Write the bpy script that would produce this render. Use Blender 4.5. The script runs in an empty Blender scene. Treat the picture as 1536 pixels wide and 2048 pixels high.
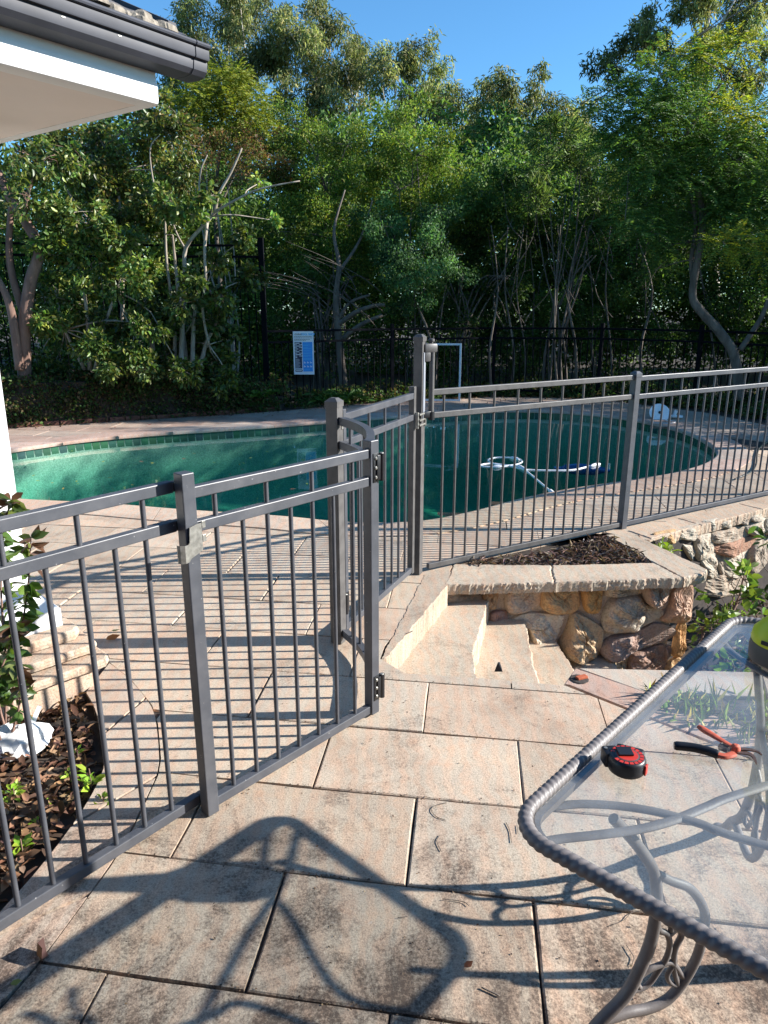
import bpy, bmesh, math, random
import numpy as np
from mathutils import Vector, Matrix
from mathutils.geometry import tessellate_polygon
R = math.radians
rnd = random.Random(7)
rng = np.random.default_rng(11)
SC = bpy.context.scene
COL = SC.collection

# ------------------------------------------------------------------ camera
CAM_H, FPX, PITCH = 1.7, 1440.0, math.atan(416.0 / 1440.0)
cam = bpy.data.cameras.new('camera'); camo = bpy.data.objects.new('camera', cam); COL.objects.link(camo)
cam.sensor_fit = 'VERTICAL'; cam.sensor_height = 36.0; cam.lens = 36.0 * FPX / 2048.0
cam.clip_start = 0.05; cam.clip_end = 2000
camo.location = (0, 0, CAM_H); camo.rotation_euler = (math.pi / 2 - PITCH, 0, 0)
SC.camera = camo

# ------------------------------------------------------------------ sky and sun
SUN_EL, SUN_AZ = 25.2, 88.0
W = bpy.data.worlds.new('World'); SC.world = W; W.use_nodes = True
wn = W.node_tree.nodes; wl = W.node_tree.links; wn.clear()
sky = wn.new('ShaderNodeTexSky'); sky.sky_type = 'NISHITA'; sky.sun_disc = False
sky.sun_elevation = R(SUN_EL); sky.sun_rotation = R(SUN_AZ)
sky.air_density = 1.0; sky.dust_density = 0.1; sky.ozone_density = 5.0
bg = wn.new('ShaderNodeBackground'); bg.inputs['Strength'].default_value = 0.095
wo = wn.new('ShaderNodeOutputWorld')
tn = wn.new('ShaderNodeMix'); tn.data_type = 'RGBA'; tn.blend_type = 'MULTIPLY'; tn.inputs[0].default_value = 1.0; tn.inputs[7].default_value = (0.68, 1.0, 1.08, 1)
wl.new(sky.outputs[0], tn.inputs[6]); wl.new(tn.outputs[2], bg.inputs[0]); wl.new(bg.outputs[0], wo.inputs[0])
sl = bpy.data.lights.new('sun', 'SUN'); sl.energy = 5.0; sl.angle = R(0.53); sl.color = (1.0, 0.955, 0.895)
so = bpy.data.objects.new('sun', sl); COL.objects.link(so)
sv = Vector((math.cos(R(SUN_EL)) * math.sin(R(SUN_AZ)), math.cos(R(SUN_EL)) * math.cos(R(SUN_AZ)), math.sin(R(SUN_EL))))
so.rotation_euler = sv.to_track_quat('Z', 'Y').to_euler(); so.location = (12, 0, 8)
vs = SC.view_settings
vs.view_transform = 'Standard'; vs.look = 'None'; vs.gamma = 1.0; vs.use_curve_mapping = False
vs.exposure = 1.2
SC.cycles.max_bounces = 10; SC.cycles.transparent_max_bounces = 24
SC.cycles.diffuse_bounces = 4; SC.cycles.glossy_bounces = 4
SC.cycles.caustics_reflective = False; SC.cycles.caustics_refractive = False
SC.cycles.use_denoising = True

# ------------------------------------------------------------------ surveying helpers: photo point -> place on a known surface
cp, sp_ = math.cos(PITCH), math.sin(PITCH)
def ray(u, v):
    a = (u - 768.0) / FPX; b = (1024.0 - v) / FPX
    return Vector((a, cp + b * sp_, -sp_ + b * cp))
def G(u, v, z=0.0):                       # on the level z
    r = ray(u, v); t = (z - CAM_H) / r.z
    return Vector((r.x * t, r.y * t, z))
def D(u, v, y):                           # at the distance y
    r = ray(u, v); t = y / r.y
    return Vector((r.x * t, y, CAM_H + r.z * t))
def PW(u, v, A, B):                       # on the upright plane over the line A-B
    d = Vector((B[0] - A[0], B[1] - A[1])).normalized(); n = Vector((-d.y, d.x))
    r = ray(u, v); t = (n.x * A[0] + n.y * A[1]) / (n.x * r.x + n.y * r.y)
    return Vector((r.x * t, r.y * t, CAM_H + r.z * t))

# ------------------------------------------------------------------ object helpers
def tag(o, label=None, cat=None, group=None, kind=None):
    if label: o['label'] = label
    if cat: o['category'] = cat
    if group: o['group'] = group
    if kind: o['kind'] = kind
    return o
def thing(name, label, cat, loc=(0, 0, 0), rz=0.0, group=None):
    o = bpy.data.objects.new(name, None); COL.objects.link(o)
    o.location = loc; o.rotation_euler = (0, 0, rz); o.empty_display_size = 0.1
    return tag(o, label, cat, group)
def mesh_obj(name, verts, faces, mat, parent=None, smooth=False, cols=None):
    m = bpy.data.meshes.new(name); m.from_pydata([tuple(v) for v in verts], [], faces); m.validate()
    return fin(name, m, mat, parent, smooth, cols)
def fin(name, m, mat, parent=None, smooth=False, cols=None):
    if mat: m.materials.append(mat)
    if smooth: m.polygons.foreach_set('use_smooth', [True] * len(m.polygons))
    if cols is not None and len(cols) == len(m.vertices):
        a = m.attributes.new('col', 'FLOAT_COLOR', 'POINT')
        c = np.ones((len(cols), 4), np.float32); c[:, :3] = cols
        a.data.foreach_set('color', c.ravel())
    m.update()
    o = bpy.data.objects.new(name, m); COL.objects.link(o)
    if parent: o.parent = parent
    return o
def copy_tree(o, parent=None):
    c = o.copy(); COL.objects.link(c)
    if parent: c.parent = parent
    for ch in list(o.children): copy_tree(ch, c)
    return c

class MB:                                 # collects boxes, tubes and prisms into ONE mesh
    def __init__(s): s.v = []; s.f = []; s.c = []
    def add(s, vs, fs, col=None):
        n = len(s.v); s.v += [tuple(x) for x in vs]; s.f += [tuple(i + n for i in f) for f in fs]
        s.c += [col or (1, 1, 1)] * len(vs); return s
    def box(s, c, size, ax=(1, 0), bev=0.0, col=None):   # centre, size along ax / across / up
        ax = Vector((ax[0], ax[1], 0)).normalized(); ay = Vector((-ax.y, ax.x, 0)); c = Vector(c)
        hx, hy, hz = size[0] / 2, size[1] / 2, size[2] / 2
        if bev <= 0:
            vs = [c + ax * (hx * i) + ay * (hy * j) + Vector((0, 0, hz * k)) for k in (-1, 1) for i, j in ((-1, -1), (1, -1), (1, 1), (-1, 1))]
            return s.add(vs, [(3, 2, 1, 0), (4, 5, 6, 7), (0, 1, 5, 4), (1, 2, 6, 5), (2, 3, 7, 6), (3, 0, 4, 7)], col)
        bm = bmesh.new(); bmesh.ops.create_cube(bm, size=1.0)
        for v in bm.verts: v.co = Vector((v.co.x * 2 * hx, v.co.y * 2 * hy, v.co.z * 2 * hz))
        bmesh.ops.bevel(bm, geom=bm.edges[:], offset=bev, segments=2, affect='EDGES', profile=0.5)
        bm.verts.index_update()
        vs = [c + ax * v.co.x + ay * v.co.y + Vector((0, 0, v.co.z)) for v in bm.verts]
        fs = [tuple(v.index for v in f.verts) for f in bm.faces]; bm.free()
        return s.add(vs, fs, col)
    def tube(s, pts, r, n=8, cap=True, col=None, flat=None):
        pts = [Vector(p) for p in pts]; k = len(pts)
        rs = list(r) if hasattr(r, '__len__') else [r] * k
        vs = []; prev = None
        for i, p in enumerate(pts):
            t = (pts[min(i + 1, k - 1)] - pts[max(i - 1, 0)]).normalized()
            if prev is None:
                up = Vector((0, 0, 1)) if abs(t.z) < 0.9 else Vector((1, 0, 0))
                x = t.cross(up).normalized()
            else:
                x = (prev - t * prev.dot(t))
                x = x.normalized() if x.length > 1e-6 else t.orthogonal().normalized()
            y = t.cross(x); prev = x
            fx, fy = flat if flat else (1, 1)
            for j in range(n):
                a = 2 * math.pi * j / n
                vs.append(p + x * (math.cos(a) * rs[i] * fx) + y * (math.sin(a) * rs[i] * fy))
        fs = []
        for i in range(k - 1):
            for j in range(n):
                a = i * n + j; b = i * n + (j + 1) % n
                fs.append((a, b, b + n, a + n))
        if cap: fs += [tuple(range(n - 1, -1, -1)), tuple(range((k - 1) * n, k * n))]
        return s.add(vs, fs, col)
    def lathe(s, c, prof, n=20, axis=None, col=None):     # prof: (radius, height)
        c = Vector(c); ax = Vector(axis).normalized() if axis else Vector((0, 0, 1))
        x = ax.orthogonal().normalized(); y = ax.cross(x)
        vs = []
        for r_, h in prof:
            for j in range(n):
                a = 2 * math.pi * j / n
                vs.append(c + ax * h + x * (r_ * math.cos(a)) + y * (r_ * math.sin(a)))
        fs = []
        for i in range(len(prof) - 1):
            for j in range(n):
                a = i * n + j; b = i * n + (j + 1) % n
                fs.append((a, b, b + n, a + n))
        fs += [tuple(range(n - 1, -1, -1)), tuple(range((len(prof) - 1) * n, len(prof) * n))]
        return s.add(vs, fs, col)
    def prism(s, poly, z0, z1, bev=0.0, col=None):        # poly in plan, counter-clockwise
        n = len(poly)
        if bev > 0:
            cx = sum(p[0] for p in poly) / n; cy = sum(p[1] for p in poly) / n
            ins = []
            for p in poly:
                d = Vector((cx - p[0], cy - p[1])); L = max(d.length, 1e-6)
                ins.append((p[0] + d.x / L * bev * 1.4, p[1] + d.y / L * bev * 1.4))
            vs = [(p[0], p[1], z0) for p in poly] + [(p[0], p[1], z1 - bev) for p in poly] + [(p[0], p[1], z1) for p in ins]
            fs = [tuple(range(2 * n, 3 * n))]
            for i in range(n):
                j = (i + 1) % n
                fs += [(i, j, n + j, n + i), (n + i, n + j, 2 * n + j, 2 * n + i)]
        else:
            vs = [(p[0], p[1], z0) for p in poly] + [(p[0], p[1], z1) for p in poly]
            fs = [tuple(range(n, 2 * n))] + [(i, (i + 1) % n, n + (i + 1) % n, n + i) for i in range(n)]
        return s.add(vs, fs, col)
    def build(s, name, mat, parent=None, smooth=False, cols=False):
        return mesh_obj(name, s.v, s.f, mat, parent, smooth, s.c if cols else None)

def autosmooth(o, ang=40):
    m = o.data; m.polygons.foreach_set('use_smooth', [True] * len(m.polygons))
    bm = bmesh.new(); bm.from_mesh(m)
    for e in bm.edges:
        if len(e.link_faces) == 2 and e.calc_face_angle(0) > R(ang): e.smooth = False
    bm.to_mesh(m); bm.free(); return o
def catmull(pts, n=8, closed=False):
    P = [Vector(p) for p in pts]; k = len(P); out = []
    for i in range(k if closed else k - 1):
        g = lambda q: P[q % k] if closed else P[max(0, min(k - 1, q))]
        p0, p1, p2, p3 = g(i - 1), g(i), g(i + 1), g(i + 2)
        for j in range(n):
            t = j / n
            out.append(0.5 * (2 * p1 + (p2 - p0) * t + (2 * p0 - 5 * p1 + 4 * p2 - p3) * t * t + (3 * p1 - p0 - 3 * p2 + p3) * t ** 3))
    if not closed: out.append(P[-1].copy())
    return out
def clip(subject, cell):                  # Sutherland-Hodgman, cell convex and counter-clockwise
    out = [tuple(p) for p in subject]
    for i in range(len(cell)):
        a, b = cell[i], cell[(i + 1) % len(cell)]
        ins = lambda p: (b[0] - a[0]) * (p[1] - a[1]) - (b[1] - a[1]) * (p[0] - a[0]) >= 0
        inp, out = out, []
        for j in range(len(inp)):
            p, q = inp[j - 1], inp[j]
            if ins(q) != ins(p):
                d1 = (b[0] - a[0]) * (p[1] - a[1]) - (b[1] - a[1]) * (p[0] - a[0])
                d2 = (b[0] - a[0]) * (q[1] - a[1]) - (b[1] - a[1]) * (q[0] - a[0])
                t = d1 / (d1 - d2); out.append((p[0] + (q[0] - p[0]) * t, p[1] + (q[1] - p[1]) * t))
            if ins(q): out.append(q)
        if not out: return []
    return out
def area(p): return 0.5 * sum(p[i - 1][0] * p[i][1] - p[i][0] * p[i - 1][1] for i in range(len(p)))
def offset(poly, d):                      # closed, counter-clockwise, outward for d > 0
    n = len(poly); out = []
    for i in range(n):
        a, b = Vector(poly[i - 1][:2]), Vector(poly[(i + 1) % n][:2])
        t = (b - a).normalized(); out.append((poly[i][0] + t.y * d, poly[i][1] - t.x * d))
    return out

# ------------------------------------------------------------------ materials
def mat(name):
    m = bpy.data.materials.new(name); m.use_nodes = True
    nt = m.node_tree; b = nt.nodes['Principled BSDF']
    return m, nt, b
def N(nt, kind, **kw):
    n = nt.nodes.new(kind)
    for k, v in kw.items():
        if k in n.inputs: n.inputs[k].default_value = v
        else: setattr(n, k, v)
    return n
def ramp(nt, fac, stops):
    r = nt.nodes.new('ShaderNodeValToRGB')
    while len(r.color_ramp.elements) < len(stops): r.color_ramp.elements.new(0.5)
    for e, (p, c) in zip(r.color_ramp.elements, stops):
        e.position = p; e.color = (c[0], c[1], c[2], 1) if hasattr(c, '__len__') else (c, c, c, 1)
    nt.links.new(fac, r.inputs[0]); return r
def mix(nt, fac, a, b, mode='MIX'):
    m = nt.nodes.new('ShaderNodeMix'); m.data_type = 'RGBA'; m.blend_type = mode
    for s, x in ((0, fac), (6, a), (7, b)):
        if hasattr(x, 'is_linked'): nt.links.new(x, m.inputs[s])
        elif hasattr(x, '__len__'): m.inputs[s].default_value = (x[0], x[1], x[2], 1)
        else: m.inputs[s].default_value = x
    return m.outputs[2]
def noise(nt, scale, detail=4, rough=0.55, coord=None, dist=0.0):
    n = N(nt, 'ShaderNodeTexNoise', Scale=scale, Detail=detail, Roughness=rough, Distortion=dist)
    if coord is not None: nt.links.new(coord, n.inputs['Vector'])
    return n
def bump(nt, b, h, strength=0.3, dist=0.01, prev=None):
    n = N(nt, 'ShaderNodeBump', Strength=strength, Distance=dist)
    nt.links.new(h, n.inputs['Height'])
    if prev is not None: nt.links.new(prev, n.inputs['Normal'])
    nt.links.new(n.outputs[0], b.inputs['Normal']); return n.outputs[0]
def objco(nt): return nt.nodes.new('ShaderNodeTexCoord').outputs['Object']

def plain(name, col, rough=0.5, metal=0.0, var=0.12, vscale=14, spec=0.5, bmp=0.0, bscale=120):
    m, nt, b = mat(name); co = objco(nt)
    n = noise(nt, vscale, 5, 0.6, co)
    r = ramp(nt, n.outputs[0], [(0.3, [c * (1 - var) for c in col]), (0.7, [min(1, c * (1 + var)) for c in col])])
    nt.links.new(r.outputs[0], b.inputs['Base Color'])
    b.inputs['Roughness'].default_value = rough; b.inputs['Metallic'].default_value = metal
    b.inputs['Specular IOR Level'].default_value = spec
    if bmp: bump(nt, b, noise(nt, bscale, 3, 0.6, co).outputs[0], bmp, 0.003)
    return m
def stone_mat(name, tintattr=True, col=(0.4, 0.32, 0.26), grain=170, stain=0.0, layered=0.0, bmp=0.5, far=False):
    m, nt, b = mat(name); co = objco(nt)
    base = nt.nodes.new('ShaderNodeAttribute'); base.attribute_name = 'col'
    basec = base.outputs['Color'] if tintattr else None
    n1 = noise(nt, 2.3, 6, 0.65, co)
    c = mix(nt, 1.0, basec if basec else col, ramp(nt, n1.outputs[0], [(0.25, (0.70, 0.66, 0.64)), (0.5, (1, 1, 1)), (0.75, (1.14, 1.12, 1.07))]).outputs[0], 'MULTIPLY')
    n2 = noise(nt, grain, 3, 0.7, co)
    c = mix(nt, 1.0, c, ramp(nt, n2.outputs[0], [(0.30, 0.66), (0.5, 1.0), (0.70, 1.18)]).outputs[0], 'MULTIPLY')
    sp = noise(nt, grain * 0.33, 4, 0.75, co)
    c = mix(nt, ramp(nt, sp.outputs[0], [(0.60, 0.0), (0.70, 0.55)]).outputs[0], c, (0.10, 0.085, 0.075))
    n3 = noise(nt, 11, 5, 0.6, co, 0.6)
    c = mix(nt, ramp(nt, n3.outputs[0], [(0.52, 0.0), (0.72, 0.35)]).outputs[0], c, mix(nt, 1.0, c, (1.15, 0.86, 0.72), 'MULTIPLY'))
    if layered:
        wv = N(nt, 'ShaderNodeTexWave', Scale=5.0, Distortion=7.0, Detail=3.0); nt.links.new(co, wv.inputs['Vector'])
        c = mix(nt, layered, c, mix(nt, 1.0, c, ramp(nt, wv.outputs[0], [(0.2, (1.15, 0.9, 0.78)), (0.8, (1, 1.02, 1.02))]).outputs[0], 'MULTIPLY'))
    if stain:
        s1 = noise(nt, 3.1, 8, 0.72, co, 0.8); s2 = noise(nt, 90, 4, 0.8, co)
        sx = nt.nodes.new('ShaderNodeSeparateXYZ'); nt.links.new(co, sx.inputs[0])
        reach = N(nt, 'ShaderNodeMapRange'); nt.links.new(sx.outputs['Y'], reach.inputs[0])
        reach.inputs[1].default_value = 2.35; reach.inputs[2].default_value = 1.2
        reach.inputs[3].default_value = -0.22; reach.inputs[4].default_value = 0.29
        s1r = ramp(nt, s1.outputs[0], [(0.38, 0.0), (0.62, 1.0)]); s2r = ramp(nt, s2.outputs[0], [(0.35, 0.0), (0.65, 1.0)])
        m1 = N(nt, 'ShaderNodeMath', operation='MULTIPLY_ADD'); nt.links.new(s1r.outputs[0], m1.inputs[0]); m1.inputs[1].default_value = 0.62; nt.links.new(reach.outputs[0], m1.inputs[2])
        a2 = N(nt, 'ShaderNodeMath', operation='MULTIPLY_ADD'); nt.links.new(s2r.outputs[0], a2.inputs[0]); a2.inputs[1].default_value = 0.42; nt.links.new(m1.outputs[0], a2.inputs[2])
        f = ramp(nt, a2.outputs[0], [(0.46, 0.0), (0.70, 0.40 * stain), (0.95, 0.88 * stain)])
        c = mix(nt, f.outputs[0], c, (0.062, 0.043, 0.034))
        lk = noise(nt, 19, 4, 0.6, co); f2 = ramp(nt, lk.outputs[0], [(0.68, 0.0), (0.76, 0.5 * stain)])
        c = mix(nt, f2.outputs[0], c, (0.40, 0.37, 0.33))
    nt.links.new(c, b.inputs['Base Color'])
    b.inputs['Roughness'].default_value = 0.88; b.inputs['Specular IOR Level'].default_value = 0.25
    p = bump(nt, b, n3.outputs[0], bmp * 0.5, 0.012)
    bump(nt, b, n2.outputs[0], bmp, 0.003, p)
    return m
def leaf_mat(name, rough=0.55, trans=0.34, spec=0.25):
    m, nt, b = mat(name)
    a = nt.nodes.new('ShaderNodeAttribute'); a.attribute_name = 'col'
    nt.links.new(a.outputs['Color'], b.inputs['Base Color'])
    b.inputs['Roughness'].default_value = rough; b.inputs['Specular IOR Level'].default_value = spec
    t = nt.nodes.new('ShaderNodeBsdfTranslucent')
    nt.links.new(mix(nt, 1.0, a.outputs['Color'], (1.7, 1.75, 0.9), 'MULTIPLY'), t.inputs[0])
    ms = N(nt, 'ShaderNodeMixShader', Fac=trans)
    nt.links.new(b.outputs[0], ms.inputs[1]); nt.links.new(t.outputs[0], ms.inputs[2])
    nt.links.new(ms.outputs[0], nt.nodes['Material Output'].inputs[0])
    return m
def bark_mat(name, c1, c2, scale=9):
    m, nt, b = mat(name); co = objco(nt)
    mp = N(nt, 'ShaderNodeMapping'); mp.inputs['Scale'].default_value = (1, 1, 0.25); nt.links.new(co, mp.inputs[0])
    n = noise(nt, scale, 6, 0.65, mp.outputs[0], 0.4)
    nt.links.new(ramp(nt, n.outputs[0], [(0.35, c1), (0.65, c2)]).outputs[0], b.inputs['Base Color'])
    b.inputs['Roughness'].default_value = 0.9; bump(nt, b, n.outputs[0], 0.6, 0.01)
    return m
def glassy(name, tint, body=None, bodyfac=0.0, rough=0.0, ior=1.33, bscale=0, bstr=0.0, bdist=0.01):
    m, nt, b = mat(name); nt.nodes.remove(b)
    tr = nt.nodes.new('ShaderNodeBsdfTransparent'); tr.inputs[0].default_value = (*tint, 1)
    gl = nt.nodes.new('ShaderNodeBsdfGlossy'); gl.inputs['Roughness'].default_value = rough
    r0 = ((ior - 1) / (ior + 1)) ** 2
    lw = N(nt, 'ShaderNodeLayerWeight', Blend=0.5)
    pw = N(nt, 'ShaderNodeMath', operation='POWER'); nt.links.new(lw.outputs['Facing'], pw.inputs[0]); pw.inputs[1].default_value = 5.0
    fr = N(nt, 'ShaderNodeMath', operation='MULTIPLY_ADD'); nt.links.new(pw.outputs[0], fr.inputs[0]); fr.inputs[1].default_value = 1 - r0; fr.inputs[2].default_value = r0
    inner = tr.outputs[0]
    if body:
        df = nt.nodes.new('ShaderNodeBsdfDiffuse'); df.inputs[0].default_value = (*body, 1)
        mb = N(nt, 'ShaderNodeMixShader', Fac=bodyfac)
        nz = noise(nt, 6, 5, 0.65, objco(nt), 0.5)
        rp = ramp(nt, nz.outputs[0], [(0.3, bodyfac * 0.4), (0.72, bodyfac * 1.7)])
        nt.links.new(rp.outputs[0], mb.inputs[0])
        nt.links.new(tr.outputs[0], mb.inputs[1]); nt.links.new(df.outputs[0], mb.inputs[2]); inner = mb.outputs[0]
    ms = nt.nodes.new('ShaderNodeMixShader')
    nt.links.new(fr.outputs[0], ms.inputs[0]); nt.links.new(inner, ms.inputs[1]); nt.links.new(gl.outputs[0], ms.inputs[2])
    if bscale:
        n = noise(nt, bscale, 3, 0.5, objco(nt), 0.4)
        bp = N(nt, 'ShaderNodeBump', Strength=bstr, Distance=bdist); nt.links.new(n.outputs[0], bp.inputs['Height'])
        nt.links.new(bp.outputs[0], gl.inputs['Normal']); nt.links.new(bp.outputs[0], lw.inputs['Normal'])
    nt.links.new(ms.outputs[0], nt.nodes['Material Output'].inputs[0])
    return m

M = {}
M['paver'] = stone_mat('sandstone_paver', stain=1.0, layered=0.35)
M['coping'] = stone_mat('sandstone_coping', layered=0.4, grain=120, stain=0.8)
M['rock'] = stone_mat('rough_rock', grain=70, layered=0.3, bmp=1.3)
M['mortar'] = stone_mat('mortar', tintattr=False, col=(0.46, 0.38, 0.31), grain=110, bmp=1.2)
M['joint'] = plain('joint_soil', (0.045, 0.035, 0.03), 0.95, var=0.4, bmp=0.5)
M['soil'] = plain('garden_soil', (0.05, 0.037, 0.028), 0.95, var=0.5, vscale=5, bmp=0.9, bscale=30)
M['steel'] = plain('charcoal_powder_coat', (0.066, 0.070, 0.081), 0.42, var=0.2, vscale=9, spec=0.5, bmp=0.06, bscale=400)
for _m in (M['steel'],):
    _n = _m.node_tree; _b = _n.nodes['Principled BSDF']; _c = _b.inputs['Base Color'].links[0].from_socket; _o = objco(_n)
    _s = noise(_n, 75, 2, 0.5, _o); _d = noise(_n, 4.5, 5, 0.65, _o)
    _x = mix(_n, ramp(_n, _d.outputs[0], [(0.45, 0.0), (0.8, 0.30)]).outputs[0], _c, (0.16, 0.145, 0.13))
    _n.links.new(mix(_n, ramp(_n, _s.outputs[0], [(0.735, 0.0), (0.755, 0.8)]).outputs[0], _x, (0.36, 0.35, 0.34)), _b.inputs['Base Color'])
M['steel_worn'] = plain('weathered_powder_coat', (0.088, 0.083, 0.08), 0.48, var=0.28, vscale=16, bmp=0.08, bscale=300)
M['black'] = plain('black_plastic', (0.012, 0.012, 0.014), 0.38, var=0.2)
M['darkfence'] = plain('black_fence_paint', (0.006, 0.0065, 0.009), 0.85, var=0.2, spec=0.05)
M['zinc'] = plain('zinc_bracket', (0.30, 0.29, 0.26), 0.42, 0.6, var=0.3, vscale=60)
M['white'] = plain('white_paint', (0.80, 0.80, 0.79), 0.5, var=0.025, vscale=4, bmp=0.05)
M['soffit'] = plain('soffit_sheet', (0.78, 0.70, 0.64), 0.7, var=0.03, vscale=3)
M['gutter'] = plain('gutter_steel', (0.052, 0.055, 0.067), 0.5, var=0.2, vscale=7, spec=0.2)
M['rooftile'] = plain('roof_tile', (0.055, 0.055, 0.062), 0.75, var=0.4, vscale=12, bmp=0.6, bscale=40)
M['lichen'] = plain('lichen', (0.22, 0.19, 0.15), 0.95, var=0.5, vscale=40, bmp=1.0, bscale=90)
M['whiteplastic'] = plain('white_plastic', (0.72, 0.74, 0.76), 0.4, var=0.06)
M['alu'] = plain('bare_aluminium', (0.62, 0.66, 0.72), 0.38, 0.35, var=0.08)
M['lit_strip'] = plain('lit_post_strip_tone', (0.30, 0.32, 0.36), 0.4, 0.2)  # paler tone carrying the sunlit side of the latch post
M['bag'] = plain('plastic_bag', (0.78, 0.78, 0.76), 0.5, var=0.05)
M['red'] = plain('red_plastic', (0.52, 0.035, 0.02), 0.38, var=0.15, vscale=40)
M['redmetal'] = plain('red_painted_metal', (0.50, 0.10, 0.05), 0.5, var=0.25, vscale=60)
M['blade'] = plain('blade_steel', (0.16, 0.10, 0.08), 0.4, 0.6, var=0.4, vscale=70)
M['lime'] = plain('lime_plastic', (0.55, 0.62, 0.02), 0.38, var=0.06)
M['toolgrey'] = plain('tool_grey', (0.075, 0.075, 0.072), 0.5, var=0.15)
M['castalu'] = plain('bronze_cast_aluminium', (0.155, 0.138, 0.132), 0.5, 0.0, var=0.2, vscale=22, bmp=0.15, bscale=160)
M['blue'] = plain('blue_plastic', (0.01, 0.10, 0.34), 0.4, var=0.15)
M['signwhite'] = plain('sign_white', (0.82, 0.84, 0.90), 0.35, var=0.03)
M['signblue'] = plain('sign_blue', (0.015, 0.30, 0.82), 0.35, var=0.03)
M['signcyan'] = plain('sign_cyan', (0.06, 0.50, 0.88), 0.35, var=0.03)
M['signnavy'] = plain('sign_navy', (0.008, 0.02, 0.075), 0.35, var=0.05)
M['rust'] = plain('terracotta', (0.42, 0.10, 0.04), 0.8, var=0.3, vscale=50)
M['brick'] = plain('old_brick', (0.16, 0.065, 0.045), 0.9, var=0.4, vscale=22, bmp=0.8, bscale=60)
M['leaf'] = leaf_mat('leaf'); M['glossleaf'] = leaf_mat('glossy_leaf', 0.40, 0.26, 0.4)
M['drygrass'] = leaf_mat('dry_leaf', 0.8, 0.15, 0.2)
M['bark_pale'] = bark_mat('pale_bark', (0.20, 0.16, 0.12), (0.42, 0.36, 0.29))
M['bark_gum'] = bark_mat('gum_bark', (0.34, 0.30, 0.26), (0.62, 0.58, 0.52), 4)
M['bark_red'] = bark_mat('reddish_bark', (0.13, 0.075, 0.055), (0.28, 0.17, 0.13))
M['bark_olive'] = bark_mat('olive_bark', (0.10, 0.085, 0.06), (0.25, 0.215, 0.165))
M['bark_dark'] = bark_mat('dark_bark', (0.07, 0.055, 0.045), (0.17, 0.14, 0.115))
M['tableglass'] = glassy('table_glass', (0.96, 0.972, 0.965), (0.62, 0.65, 0.66), 0.075, 0.02, 1.5)
M['water'] = glassy('pool_water', (0.90, 0.97, 0.95), None, 0, 0.0, 1.33, 2.2, 0.05, 0.05)
_nt = M['water'].node_tree; _va = _nt.nodes.new('ShaderNodeVolumeAbsorption'); _va.inputs['Color'].default_value = (0.10, 0.78, 0.68, 1); _va.inputs['Density'].default_value = 0.4
_nt.links.new(_va.outputs[0], _nt.nodes['Material Output'].inputs['Volume'])
# pebbled pool floor
def pool_floor():
    m, nt, b = mat('pebble_pool_finish'); co = objco(nt)
    n = noise(nt, 60, 3, 0.8, co); n2 = noise(nt, 1.3, 3, 0.5, co)
    c = ramp(nt, n.outputs[0], [(0.34, (0.17, 0.29, 0.22)), (0.5, (0.31, 0.47, 0.36)), (0.66, (0.48, 0.62, 0.50))])
    c = mix(nt, 1.0, c.outputs[0], ramp(nt, n2.outputs[0], [(0.3, 0.85), (0.7, 1.12)]).outputs[0], 'MULTIPLY')
    nt.links.new(c, b.inputs['Base Color']); b.inputs['Roughness'].default_value = 0.8
    return m
M['poolfloor'] = pool_floor()
def tile_mat():
    m, nt, b = mat('green_mosaic'); a = nt.nodes.new('ShaderNodeAttribute'); a.attribute_name = 'col'
    nt.links.new(a.outputs['Color'], b.inputs['Base Color']); b.inputs['Roughness'].default_value = 0.2
    return m
M['tile'] = tile_mat()
M['litter'] = M['drygrass']

# ------------------------------------------------------------------ setting: levels, pool, paving
near = [(-3.335, 6.292), (-2.495, 6.14), (-1.727, 5.931), (-0.864, 5.735), (-0.30, 5.56), (0.263, 5.578), (0.732, 5.854), (1.21, 6.26), (1.722, 6.62), (2.449, 7.001), (3.068, 7.356), (3.601, 7.83), (3.98, 8.4)]
farp = [(4.16, 9.1), (4.2, 9.869), (4.05, 10.56), (3.673, 11.3), (2.95, 11.85), (1.951, 12.0), (0.5, 11.5), (-0.964, 10.795), (-1.594, 10.469), (-2.392, 10.118), (-3.141, 9.789), (-3.931, 9.296), (-4.536, 8.623)]
leftp = [(-5.1, 7.9), (-5.15, 7.2), (-4.4, 6.6)]
pool = [(p.x, p.y) for p in catmull([(x, y, 0) for x, y in near + farp + leftp], 6, True)]
if area(pool) < 0: pool.reverse()
WATER = -0.10
outer_far = [(5.7, 8.4), (5.6, 10.4), (5.25, 11.7), (4.75, 12.4), (4.2, 13.2), (3.3, 13.6), (2.1, 13.75), (0.0, 13.0), (-1.72, 11.9), (-2.55, 11.46), (-4.12, 10.75), (-5.34, 10.16), (-7.0, 9.3)]
border_in = [(-1.352, 3.208), (-1.198, 3.05), (-1.025, 2.82), (-0.953, 2.67), (-0.868, 2.427), (-0.847, 2.319), (-0.845, 2.109), (-0.846, 1.995), (-0.86, 1.86), (-0.924, 1.518), (-1.05, 1.1), (-1.4, -0.6)]
bed_edge = [(-1.363, 2.93), (-1.282, 2.816), (-1.18, 2.633), (-1.108, 2.469), (-1.065, 2.349), (-1.054, 2.143), (-1.075, 1.903), (-1.118, 1.69), (-1.25, 1.2), (-1.6, -0.6)]
south = [(3.8, -0.6), (3.8, 0.12), (0.842, 2.985), (0.479, 3.05), (0.10, 3.10), (-0.02, 3.25), (0.005, 3.40), (0.372, 4.27), (0.46, 4.60), (1.70, 5.33), (1.99, 5.12), (2.25, 5.31), (2.83, 5.72), (3.36, 6.07), (5.3, 7.25)]
near_off = offset(pool, 0.16)
def ring_part(lo, hi, poly):              # points of the ring whose original neighbours satisfy the span
    return poly
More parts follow.
